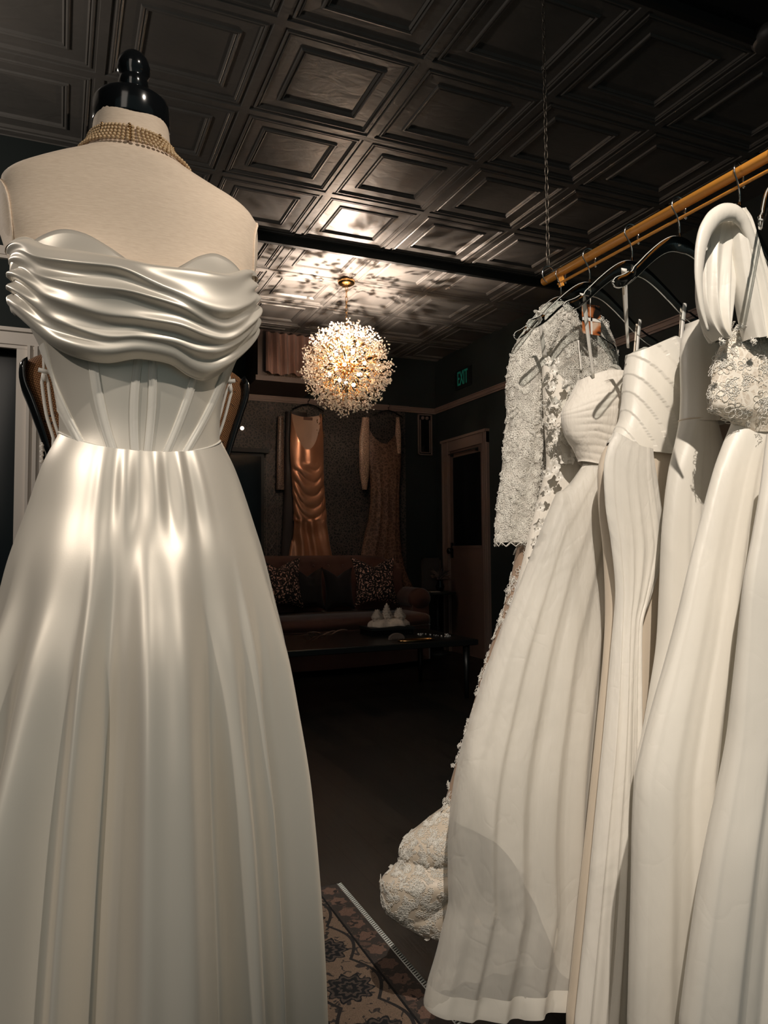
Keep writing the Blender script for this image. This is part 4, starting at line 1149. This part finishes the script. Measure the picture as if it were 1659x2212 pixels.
for i in range(60):
    x = lerp(2.27, 2.35, rnd.random()); z = lerp(1.93, 2.33, rnd.random()); g.ball((x+.03*(z-2.1), YW-.012, z), .006, 5, 4)
obj('beaded_trim', g, M['brass_old'], cg)
hang_hook(2.20, aty(655, 872, 6.86).z, 'black hanger holding the champagne satin gown on the picture rail')
# dark sequin gown half hidden behind it
mq = laced('dark_sequin', (.025, .016, .013), (.22, .14, .10), 60, .10, .35)
sq = thing('sequin_gown', 'dark gown with sequinned sleeve half hidden left of the champagne gown', 'dress', (2.0, 6.89, .3))
Lz = outline(6.88, [(600, 905), (598, 960), (597, 1060)]); Rz = outline(6.88, [(612, 905), (613, 960), (614, 1060)])
g, rows = ringloft(Lz, Rz, 6.88, .02, aty(605, 900, 6.88).z, aty(605, 1058, 6.88).z, 30, 30); obj('sleeve', g, mq, sq)
g, rows = ringloft([(.4, 1.90), (1.4, 1.96), (2.35, 1.985)], [(.4, 2.3), (2.35, 2.2)], 6.895, .03, 2.35, .4, 40, 60, disp=folds([(-.8, .01, .1), (-.5, .01, .1)])); obj('bodice_and_skirt', g, cloth('black_crepe', (.03, .02, .018), .6, .1, .2, 8), sq)
# brown lace gown
lg = thing('brown_lace_gown', 'brown lace gown with shimmering sequin sleeves hanging right of the champagne gown', 'dress', (3.03, YW, .4))
ml = laced('bronze_lace', (.085, .045, .03), (.24, .13, .085), 26, .09, .5)
Lw = outline(YW, [(790, 905), (792, 960), (800, 1050), (795, 1120), (780, 1200), (778, 1240)]); Rw = outline(YW, [(862, 905), (866, 990), (862, 1080), (866, 1180), (878, 1240)])
Lw.insert(0, (.55, 2.75)); Rw.insert(0, (.55, 3.35))
zt2 = aty(800, 905, YW).z; zl2 = aty(820, 955, YW).z
a_, b_ = Lw[-1][1], Rw[-1][1]
g, rows = ringloft(Lw, Rw, YW, .05, zt2-.06, .55, 90, 120, topf=lambda x: zt2-.02-(zt2-zl2)*max(0, math.sin(PI*min(1, max(0, (x-a_)/(b_-a_)))))**.6, disp=folds([(-.9, .01, .1), (-.4, .008, .1), (.1, .01, .1), (.6, .01, .1), (.9, .01, .1)], noise=.006, a0=-.3))
obj('gown_front', g, ml, lg)
msq = laced('gold_sequin', (.14, .075, .05), (.75, .50, .36), 75, .10, .3)
Lz = outline(YW-.03, [(783, 902), (776, 960), (777, 1020), (783, 1058)]); Rz = outline(YW-.03, [(797, 902), (798, 960), (797, 1020), (792, 1058)])
g, rows = ringloft(Lz, Rz, YW-.03, .03, aty(790, 902, YW-.03).z, aty(790, 1058, YW-.03).z, 40, 30); obj('sleeve', g, msq, lg)
Lz = outline(YW-.03, [(856, 902), (854, 940), (858, 980)]); Rz = outline(YW-.03, [(862, 902), (866, 940), (866, 980)])
g, rows = ringloft(Lz, Rz, YW-.03, .02, aty(860, 902, YW-.03).z, aty(860, 980, YW-.03).z, 30, 24); obj('sleeve', g, msq, lg)
hang_hook(3.05, 2.43, 'black hanger holding the brown lace gown on the back wall')

# narrow framed panel by the corner
pf = thing('framed_panel', 'narrow gilt framed dark panel on the back wall beside the corner', 'picture', (3.49, YB-.02, 2.2))
g = G(); x0_, x1_, z0_, z1_ = 3.415, 3.578, 2.0, 2.43
for (a, b2, c_, d_) in ((x0_, x0_+.012, z0_, z1_), (x1_-.012, x1_, z0_, z1_), (x0_, x1_, z0_, z0_+.012), (x0_, x1_, z1_-.012, z1_), (x0_+.024, x0_+.03, z0_+.024, z1_-.06), (x1_-.03, x1_-.024, z0_+.024, z1_-.06), (x0_+.024, x1_-.024, z0_+.024, z0_+.03)):
    g.box(a, b2, YB-.025, YB-.005, c_, d_)
obj('frame', g, M['trim'], pf, False)
g = G(); g.box(x0_+.01, x1_-.01, YB-.012, YB-.004, z0_+.01, z1_-.01); obj('panel', g, M['blackglass'], pf, False)
g = G(); g.ball((3.47, YB-.02, 2.39), .018, 10, 8); g.ball((3.52, YB-.02, 2.39), .018, 10, 8); obj('carved_top', g, M['trim'], pf)

# dark mirror and glowing ball as a made-up glint, left of the gowns
mm = thing('wall_cabinet', 'black low wall cabinet on the wallpapered wall left of the diamond border', 'cabinet', (1.6, YB-.02, 1.45))
g = G(); g.box(1.40, 1.76, YB-.10, YB-.012, .6, 1.93); g.box(1.36, 1.80, YB-.13, YB-.012, 1.93, 1.97); obj('body', g, M['beam'], mm, False)
g = G(); g.box(1.43, 1.73, YB-.105, YB-.10, .65, 1.90); obj('door', g, M['blackglass'], mm, False)
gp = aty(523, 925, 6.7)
gl_ = thing('glint_ball', 'small glowing white ball standing in for a reflected glint beside the burlap dress form', 'glint', (gp.x, 6.7, gp.z))
mgb = mat('glint_glow', (1, .95, .85)); b = mgb.node_tree.nodes['Principled BSDF']; b.inputs['Emission Color'].default_value = (1, .86, .7, 1); b.inputs['Emission Strength'].default_value = 3  # emission stands in for a reflection of the chandelier
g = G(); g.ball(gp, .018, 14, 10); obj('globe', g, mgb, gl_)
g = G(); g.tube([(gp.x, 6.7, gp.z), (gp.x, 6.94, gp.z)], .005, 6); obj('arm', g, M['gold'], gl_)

# sofa
sf = thing('tufted_sofa', 'brown velvet sofa with button-tufted back and curved seat along the back wall', 'sofa', (2.1, 6.3, 0))
mv = cloth('brown_velvet', (.115, .050, .036), .75, .6, .15, 8)
g = G(); rows = []
for i in range(31):
    v = i/30; r = []
    for k in range(141):
        t = k/140; x = lerp(.95, 3.07, t); z = lerp(.36, .965-.06*sstep(2.85, 3.07, x)-.02*sstep(2.6, 3.0, x), v)
        d = 0
        for q in range(15):
            for (bz, of) in ((.87, 0), (.70, .5), (.53, 0)):
                bx = 1.0+(q+of)*.145; rr_ = ((x-bx)**2+(z-bz)**2)/.0016
                d += .022*math.exp(-rr_)
        y = 6.57 + .05*v + d + .10*sstep(2.8, 3.07, x)*0
        if v > .9: y += .06*((v-.9)/.1)**2
        r.append((x, y, z))
    rows.append(r)
g.grid(rows, False)
rr_ = rows[-1]; g.grid([rr_, [(p[0], 6.76, p[2]-.01) for p in rr_], [(p[0], 6.76, .1) for p in rr_]], False)
obj('back', g, mv, sf)
for q in range(15):
    g = G(); g.ball((1.0+q*.145, 6.588, .87), .011, 8, 6); 
    if 1.4 < 1.0+q*.145 < 3.0: obj('button', g, mv, sf)
def front_y(x): return 5.74 + .16*abs((x-1.95)/1.0)**2.2
g = G(); rows = []
for (dz, ins) in ((0, .0), (.06, -.005), (.075, 0), (.085, .006), (.12, .012), (.14, .05), (.152, .12), (.155, .3)):
    pass
prof = [(.05, 0.0), (.30, 0.0), (.345, -.004), (.355, .006), (.365, -.008), (.40, -.012), (.43, .0), (.448, .04), (.455, .10)]
for z, ins in prof:
    r = []
    for k in range(81):
        x = lerp(.93, 3.02, k/80); xx = min(x, 3.02-ins*.5); r.append((xx, front_y(x)+ins, z))
    r += [(3.02-ins*.5, 6.2, z), (3.02-ins*.5, 6.62, z), (.93, 6.62, z)]
    rows.append(r)
g.grid(rows, True, 0, False, True); obj('seat', g, mv, sf)
g = G(); g.tube([(lerp(.93, 3.02, k/60), front_y(lerp(.93, 3.02, k/60))-.006, .352) for k in range(61)], .006, 6); obj('piping', g, mv, sf)
g = G()
for (xa) in (3.12,):
    rows = []
    for i in range(13):
        y = lerp(6.30, 6.62, i/12); rows.append([(xa+.115*math.cos(t)*(1-.15*(i == 0)), y, .555+.10*math.sin(t)*(1-.15*(i == 0))) for t in [2*PI*k/24 for k in range(24)]])
    g.grid(rows, True, 0, True, True); g.box(xa-.08, xa+.09, 6.31, 6.6, .05, .50)
obj('rolled_arm', g, mv, sf)
for xx in (1.0, 2.95):
    g = G(); g.lathe([(.02, 0), (.03, .06)], (xx, 6.0, 0), 10); obj('foot', g, M['black_gloss'], sf)

# pillows
def pillow(cx, cy, cz, w_, h_, tilt, rotz):
    g = G(); n_ = 20; rows = []
    def P(u, v, s):
        e = (1-abs(u)**2.6)*(1-abs(v)**2.6); k = 1+.10*(abs(u)*abs(v))**2
        pin = 1-.10*(1-abs(v)**2)*abs(u)**3; pin2 = 1-.14*(1-abs(u)**2)*abs(v)**3
        x = u*w_/2*k*pin; z = v*h_/2*k*pin2; y = s*.085*max(0, e)**.5
        if v > .3: z -= .045*math.exp(-(u/.35)**2)*(v-.3)/.7; y += .012*math.exp(-(u/.3)**2)
        z2 = z*math.cos(tilt)-y*math.sin(tilt)*0; y2 = y+z*math.sin(tilt)
        return Vector((cx+x*math.cos(rotz)-y2*math.sin(rotz), cy+x*math.sin(rotz)+y2*math.cos(rotz), cz+z2))
    for s in (-1, 1):
        g.grid([[P(-1+2*i/n_, -1+2*j/n_, s) for j in range(n_+1)][::s] for i in range(n_+1)], False)
    return g
mp_ = mat('black_floral_print', (.3, .2, .17), .8); n = N(mp_)
vec = n.mp((1, 1, 1)); nz = n.new('ShaderNodeTexNoise'); nz.inputs['Scale'].default_value = 22; n.link(vec, nz.inputs['Vector'])
sc = n.new('ShaderNodeVectorMath', operation='SCALE'); sc.inputs['Scale'].default_value = .05; n.link(nz.outputs['Color'], sc.inputs[0])
ad = n.new('ShaderNodeVectorMath', operation='ADD'); n.link(vec, ad.inputs[0]); n.link(sc.outputs[0], ad.inputs[1])
dd = n.voro(ad.outputs[0], 11); ring = n.math('SINE', n.math('MULTIPLY', dd, 30)); ed = n.voro(ad.outputs[0], 30, 'DISTANCE_TO_EDGE')
k = n.math('MULTIPLY', n.math('GREATER_THAN', ring, .0), n.math('GREATER_THAN', ed, .12))
n.color(n.ramp(k, [(0, (.010, .008, .008)), (1, (.70, .42, .32))]))
for (px, py, lab, w_, rz) in ((810, 1256, 'patterned black and pink pillow at the right end of the brown sofa', .40, -.05), (604, 1260, 'patterned black and pink pillow on the sofa beside the front gown', .40, .12)):
    c = aty(px, py, 6.36)
    o = obj('throw_pillow', pillow(c.x, 6.36, c.z, w_, .42, .22, rz), mp_); tag(o, lab, 'pillow', 'patterned pillows')
mbv = cloth('black_velvet', (.012, .010, .010), .9, .1, .1, 8)
for (px, lab) in ((668, 'black velvet cushion beside the left patterned pillow'), (733, 'black velvet cushion beside the right patterned pillow')):
    c = aty(px, 1272, 6.45)
    o = obj('velvet_cushion', pillow(c.x, 6.47, c.z, .27, .36, .2, 0), mbv); tag(o, lab, 'cushion', 'black cushions')

# coffee table with things on it
M['table_black'] = mat('satin_black_table', (.006, .007, .007), .35)
ct = thing('coffee_table', 'low black coffee table in front of the sofa', 'table', (1.85, 4.8, 0))
g = G(); prof = [(0, .36), (-.01, .365), (-.01, .392), (0, .40)]
rows = [[(1.2-o, 4.42-o, z), (2.62+o, 4.42-o, z), (2.62+o, 5.25+o, z), (1.2-o, 5.25+o, z)] for o, z in ((-.01, .36), (0, .365), (0, .395), (-.006, .40))]
g.grid(rows, True, 0, True, True, flat=True); obj('tabletop', g, M['table_black'], ct, False)
for x in (1.26, 2.56):
    for y in (4.48, 5.19):
        g = G(); g.tube([(x, y, 0), (x, y, .37)], [.014, .024], 10); obj('leg', g, M['table_black'], ct)
bx = thing('black_gift_box', 'flat black box under the white flower arrangement on the coffee table', 'box', (2.2, 4.95, .4))
g = G(); g.box(2.03, 2.36, 4.88, 5.10, .40, .442); obj('box_base', g, M['black_gloss'], bx, False)
g = G(); g.box(2.025, 2.365, 4.875, 5.105, .44, .458); obj('lid', g, M['beam'], bx, False)
fl = thing('white_flower_arrangement', 'white fluffy arrangement of three blooms lying on the black box', 'flowers', (2.2, 4.97, .46))
mw = cloth('white_petal', (.72, .60, .50), .8, .3, .5, 30, grain=0)
g = G(); rnd = random.Random(8); rows = []
for i in range(18):
    v = i/17; rows.append([])
    for k in range(60):
        a = 2*PI*k/60; r = 1+.10*math.sin(5*a+1)+.06*math.sin(11*a); e = math.cos(v*PI/2)**.5
        rows[-1].append((2.205+.155*r*math.cos(a)*e, 4.985+.085*r*math.sin(a)*e, .459+.055*math.sin(v*PI/2)+.006*vnoise(a*3, v*5)))
g.grid(rows, True, 0, True, True); obj('fluff_base', g, mw, fl)
for (x, h_, R) in ((2.11, .075, .045), (2.185, .125, .045), (2.285, .085, .05)):
    g = G()
    for lay in range(5):
        t = lay/4
        for p in range(7):
            a = 2*PI*p/7+lay*.7; R_ = R*(1-.6*t); z0 = .50+h_*.8*t*.7
            rows = []
            for i in range(5):
                u = i/4; ro = R_*(.35+.65*math.sin(u*PI*.6)); zz_ = z0+.035*u
                rows.append([(x+ro*math.cos(a+da), 4.97+ro*math.sin(a+da), zz_+.006*math.cos(da*4)) for da in (-.6, -.3, 0, .3, .6)])
            g.grid(rows, False)
    g.lathe([(R*.6, .49), (R*.7, .51), (R*.45, .50+h_*.6), (.004, .50+h_)], (x, 4.97, 0), 14)
    obj('bloom', g, mw, fl)
pq = thing('oval_plaque', 'small oval plaque with dark lettering leaning on the coffee table', 'sign', (2.2, 4.62, .4))
pc = aty(857, 1380, 4.66)
g = G()
g.grid([[(pc.x+.062*s_*math.cos(t), 4.66+dy, pc.z+.040*s_*math.sin(t)) for t in [2*PI*k/40 for k in range(40)]] for s_, dy in ((.8, -.002), (.96, -.004), (1.0, 0), (1.0, .008), (.9, .010))], True, 0, True, True)
obj('plaque_face', g, mat('stone_grey', (.16, .12, .10), .6), pq)
g = G(); rnd = random.Random(14)
for i in range(7):
    x = pc.x-.036+i*.012; h_ = .007+.005*rnd.random()
    g.tube([(x, 4.655, pc.z-h_*.6), (x+.003, 4.655, pc.z+h_*.7), (x+.006, 4.655, pc.z-h_*.4)], .0011, 4)
obj('script_lettering', g, M['beam'], pq)
g = G(); g.box(pc.x-.03, pc.x+.03, 4.665, 4.70, .40, .405); g.tube([(pc.x, 4.70, .404), (pc.x, 4.668, pc.z)], .003, 6); obj('easel', g, M['brass_old'], pq)
g = G(); rnd = random.Random(22)
for i in range(46):
    t = i/45; p = Vector((2.36+.20*t+.012*math.sin(i*1.9), 4.78+.10*math.sin(t*7)-.08*t, .4045)); g.ball(p, .0045, 6, 4)
tag(obj('crystal_necklace', g, mat('cut_crystal', (.9, .9, .9), .05, .6)), 'sparkling crystal necklace spread on the coffee table right of the blooms', 'necklace')
g = G(); rim = [(2.20+.13*math.cos(t), 4.52+.05*math.sin(t), .408) for t in [2*PI*k/48 for k in range(48)]]; g.tube(rim, .005, 6, True)
g.grid([[(2.20+.125*s_*math.cos(t), 4.52+.047*s_*math.sin(t), .404) for t in [2*PI*k/48 for k in range(48)]] for s_ in (1, .05)], True, 0, False, True)
tag(obj('brass_tray', g, M['gold']), 'shallow oval brass tray at the front edge of the coffee table', 'tray')
# dried leaves
g = G(); rnd = random.Random(6)
for i in range(9):
    a = rnd.uniform(-.5, .5)+(PI if i % 2 else 0); L = rnd.uniform(.08, .15); rows = []
    c = Vector((1.50+.02*i, 4.72+.02*rnd.random(), .404+.004*i))
    for q in range(7):
        u = q/6; w_ = .018*math.sin(PI*(u*.92+.04)); pz = c+Vector((math.cos(a)*L*u, math.sin(a)*L*u*.4, .035*u+.02*math.sin(u*3)))
        rows.append([pz+Vector((0, -w_, 0)), pz+Vector((0, 0, .004)), pz+Vector((0, w_, 0))])
    g.grid(rows, False)
tag(obj('dried_leaves', g, cloth('dry_leaf', (.16, .09, .06), .8, .1, .2, 12)), 'small sprig of brown dried leaves on the coffee table left of the blooms', 'leaves')

# side table, bouquet, frame
st = thing('side_table', 'dark side table in the corner right of the sofa', 'table', (3.38, 6.5, 0))
g = G(); g.lathe([(.17, .58), (.18, .585), (.18, .60), (.17, .605)], (3.40, 6.5, 0), 32); obj('tabletop', g, M['beam'], st)
g = G(); g.tube([(3.40, 6.5, .02), (3.40, 6.5, .585)], .02, 12); g.lathe([(.13, 0), (.12, .02), (.02, .03)], (3.4, 6.5, 0), 24); obj('pedestal', g, M['beam'], st)
bq = thing('feather_bouquet', 'dim dusty feather bouquet in a vase on the corner side table', 'bouquet', (3.44, 6.52, .605))
g = G(); g.lathe([(.03, .606), (.045, .65), (.025, .70), (.032, .72)], (3.44, 6.52, 0), 20); obj('vase', g, M['black_gloss'], bq)
g = G(); rnd = random.Random(19)
for i in range(60):
    d = Vector((rnd.uniform(-1, 1)*.6, rnd.uniform(-1, .6)*.6, rnd.uniform(.2, 1))).normalized(); L = rnd.uniform(.10, .19); rows = []; s_ = d.orthogonal().normalized()
    for q in range(6):
        u = q/5; w_ = .014*math.sin(PI*(u*.9+.08)); pz = Vector((3.44, 6.52, .715))+d*L*u+Vector((0, 0, -.05*u*u)); rows.append([pz-s_*w_, pz+d*.006, pz+s_*w_])
    g.grid(rows, False)
obj('feathers', g, cloth('dusty_feather', (.12, .075, .06), .8, .3, .2, 14), bq)
g = G(); p = aty(908, 1288, 6.36); g.box(3.26, 3.36, 6.36, 6.42, .606, .614)
tag(obj('small_booklet', g, mat('cream_card', (.45, .36, .30), .7), smooth=False), 'small cream booklet on the corner side table', 'booklet')
pfr = thing('leaning_frame', 'small dark picture frame standing on the corner side table behind the bouquet', 'picture frame', (3.38, 6.62, .605))
g = G()
for (a, b2, c_, d_) in ((3.30, 3.32, .606, .93), (3.50, 3.52, .606, .93), (3.30, 3.52, .606, .626), (3.30, 3.52, .91, .93)): g.box(a, b2, 6.64, 6.655, c_, d_)
obj('frame', g, mat('dark_wood', (.05, .04, .035), .5), pfr, False)
g = G(); g.box(3.32, 3.50, 6.648, 6.654, .626, .91); obj('picture', g, mat('dim_print', (.05, .045, .042), .6), pfr, False)

# ================================================================ rug
RXE, RYE = .787, 2.15
def rug_mat():
    m = mat('oriental_runner', (.1, .08, .06), .9); n = N(m)
    sp = n.new('ShaderNodeSeparateXYZ'); n.link(n.tc.outputs['Object'], sp.inputs[0]); X, Yc = sp.outputs[0], sp.outputs[1]
    nz = n.noise(n.mp(), 60, 3)
    def medal(cx, per, R, off, pet):
        u = n.math('SUBTRACT', X, cx)
        v = n.math('SUBTRACT', n.math('MODULO', n.math('ADD', Yc, 10+off), per), per/2)
        r = n.math('SQRT', n.math('ADD', n.math('MULTIPLY', u, u), n.math('MULTIPLY', v, v)))
        a = n.math('ARCTAN2', v, u)
        rr = n.math('MULTIPLY', r, n.math('ADD', 1.0, n.math('MULTIPLY', n.math('COSINE', n.math('MULTIPLY', a, pet)), .13)))
        rr = n.math('ADD', rr, n.math('MULTIPLY', n.math('SUBTRACT', nz, .5), R*.35))
        return rr
    r1 = medal(RXE-.165, .175, .05, 0, 10)
    d1 = n.math('LESS_THAN', r1, .052); ring = n.math('GREATER_THAN', n.math('SINE', n.math('MULTIPLY', r1, 330)), .35)
    dark = n.math('SUBTRACT', d1, n.math('MULTIPLY', n.math('MULTIPLY', ring, d1), .55))
    # vine / angular tracery between
    tr = n.math('ABSOLUTE', n.math('SUBTRACT', n.math('ABSOLUTE', n.math('SUBTRACT', X, RXE-.165)), n.math('ADD', .045, n.math('MULTIPLY', n.math('ABSOLUTE', n.math('SINE', n.math('MULTIPLY', Yc, PI/.175))), .035))))
    vine = n.math('LESS_THAN', tr, .0045)
    leaf = n.math('GREATER_THAN', n.noise(n.mp((1, 1, 1)), 46, 2, .5, .8), .60)
    inner = n.math('MAXIMUM', dark, n.math('MAXIMUM', n.math('MULTIPLY', vine, .9), n.math('MULTIPLY', leaf, .75)))
    # outer borders
    r2 = medal(RXE-.045, .07, .02, .03, 6); d2 = n.math('LESS_THAN', r2, .022)
    b_out = n.math('GREATER_THAN', X, RXE-.075)
    r3 = medal(RXE-.285, .07, .02, .01, 6); d3 = n.math('LESS_THAN', r3, .022)
    b_in = n.math('MULTIPLY', n.math('LESS_THAN', X, RXE-.255), n.math('GREATER_THAN', X, RXE-.315))
    field = n.math('LESS_THAN', X, RXE-.315)
    yb = n.math('GREATER_THAN', Yc, RYE-.06)
    base = n.ramp(inner, [(0, (.25, .175, .125)), (.5, (.09, .07, .062)), (1, (.014, .015, .017))])
    bo = n.ramp(n.math('ADD', n.math('MULTIPLY', d2, .6), n.math('MULTIPLY', leaf, .35)), [(0, (.060, .048, .042)), (.6, (.20, .12, .09)), (1, (.02, .02, .02))])
    bi = n.ramp(n.math('ADD', n.math('MULTIPLY', d3, .6), n.math('MULTIPLY', leaf, .35)), [(0, (.024, .022, .022)), (.6, (.15, .11, .08)), (1, (.02, .02, .02))])
    rf = medal(RXE-.45, .24, .1, .08, 12); df_ = n.ramp(n.math('SINE', n.math('MULTIPLY', rf, 140)), [(.3, (.03, .03, .033)), (.7, (.075, .07, .066))])
    def mix(f_, a, b2):
        q = n.new('ShaderNodeMixRGB'); n.link(f_, q.inputs[0]); n.link(a, q.inputs[1]); n.link(b2, q.inputs[2]); return q.outputs[0]
    c = mix(b_out, base, bo); c = mix(b_in, c, bi); c = mix(field, c, df_); c = mix(yb, c, bo)
    ln = n.math('MAXIMUM', n.math('LESS_THAN', n.math('ABSOLUTE', n.math('SUBTRACT', X, RXE-.078)), .003), n.math('LESS_THAN', n.math('ABSOLUTE', n.math('SUBTRACT', X, RXE-.252)), .003))
    blk = n.new('ShaderNodeRGB'); blk.outputs[0].default_value = (.008, .008, .009, 1)
    c = mix(ln, c, blk.outputs[0])
    q = n.new('ShaderNodeMixRGB', blend_type='MULTIPLY'); q.inputs[0].default_value = .7; n.link(c, q.inputs[1]); n.link(n.ramp(n.noise(n.mp((3, 1, 1)), 260, 2), [(.3, (.55, .55, .55)), (.7, (1.3, 1.3, 1.3))]), q.inputs[2])
    n.color(q.outputs[0]); n.bump(n.noise(n.mp(), 420, 2), .5, .002)
    return m
rg = thing('rug', 'patterned oriental runner with pale whipped edge on the dark floor', 'rug', (0, 0, 0))
g = G(); g.box(RXE-.9, RXE, .1, RYE, 0.001, .009); obj('pile', g, rug_mat(), rg, False)
g = G(); y = .1; i = 0
while y < RYE:
    g.tube([(RXE-.010, y, .0098), (RXE+.001, y+.004, .0108), (RXE+.006, y+.007, .003)], .0020, 5); y += .0095
mwh = mat('pale_grey_thread', (.75, .78, .74), .8)
g.tube([(RXE-.010, .1, .0095), (RXE-.010, RYE, .0095)], .0014, 5)
obj('whipped_edge', g, mwh, rg)
g = G(); g.tube([(RXE-.9, RYE+.001, .006), (RXE, RYE+.001, .006)], .004, 6); obj('end_binding', g, mat('dark_binding', (.06, .06, .06), .8), rg)

# ================================================================ light
def spot(name, loc, tgt, power, size, angle, col=(1, .86, .70), blend=.5):
    l = bpy.data.lights.new(name, 'SPOT'); l.energy = power; l.shadow_soft_size = size; l.spot_size = angle; l.spot_blend = blend; l.color = col
    o = bpy.data.objects.new(name, l); C.objects.link(o); o.location = loc
    o.rotation_euler = (Vector(tgt)-Vector(loc)).to_track_quat('-Z', 'Y').to_euler(); return o
WARM = (1, .89, .77)
spot('track_spot', (.0, -.48, 2.80), (1.17, 1.12, 1.12), 250, .012, math.radians(50), WARM, .9)
spot('track_spot', (1.0, -.40, 2.75), (.10, 1.05, 1.25), 96, .03, math.radians(36), WARM)
spot('track_spot', (-1.35, .20, 2.2), (.05, 1.1, .35), 50, .03, math.radians(50), WARM)
l = bpy.data.lights.new('soft_fill', 'AREA'); l.shape = 'RECTANGLE'; l.size = .6; l.size_y = 2.0; l.energy = 6.5; l.color = (1, .88, .76)  # unseen area light added as soft fill on gown and torso
o = bpy.data.objects.new('soft_fill', l); C.objects.link(o); o.location = (-.9, -1.0, 2.2); o.rotation_euler = (Vector((.3, 1.2, 1.0))-Vector((-.9, -1.0, 2.2))).to_track_quat('-Z', 'Y').to_euler()
l = bpy.data.lights.new('chandelier_glow', 'POINT'); l.energy = 45; l.shadow_soft_size = .02; l.color = (1, .74, .54)
o = bpy.data.objects.new('chandelier_glow', l); C.objects.link(o); o.location = CC + Vector((.0, .0, .075))
spot('chandelier_uplight', CC + Vector((0, 0, .08)), CC + Vector((0, 0, 1)), 380, .008, math.radians(150), (1, .82, .68), .9)
l = bpy.data.lights.new('ceiling_fill', 'POINT'); l.energy = 44; l.shadow_soft_size = .10; l.color = (1, .88, .76)  # unseen point light added to brighten the ceiling and left casing
o = bpy.data.objects.new('ceiling_fill', l); C.objects.link(o); o.location = (-1.3, 2.7, 2.30)
w = bpy.data.worlds.new('world'); S.world = w; w.use_nodes = True
w.node_tree.nodes['Background'].inputs[0].default_value = (.42, .62, .62, 1); w.node_tree.nodes['Background'].inputs[1].default_value = .12
S.view_settings.view_transform = 'Standard'; S.view_settings.look = 'None'; S.view_settings.gamma = 1; S.view_settings.use_curve_mapping = False
S.view_settings.exposure = 0
bpy.context.view_layer.update()
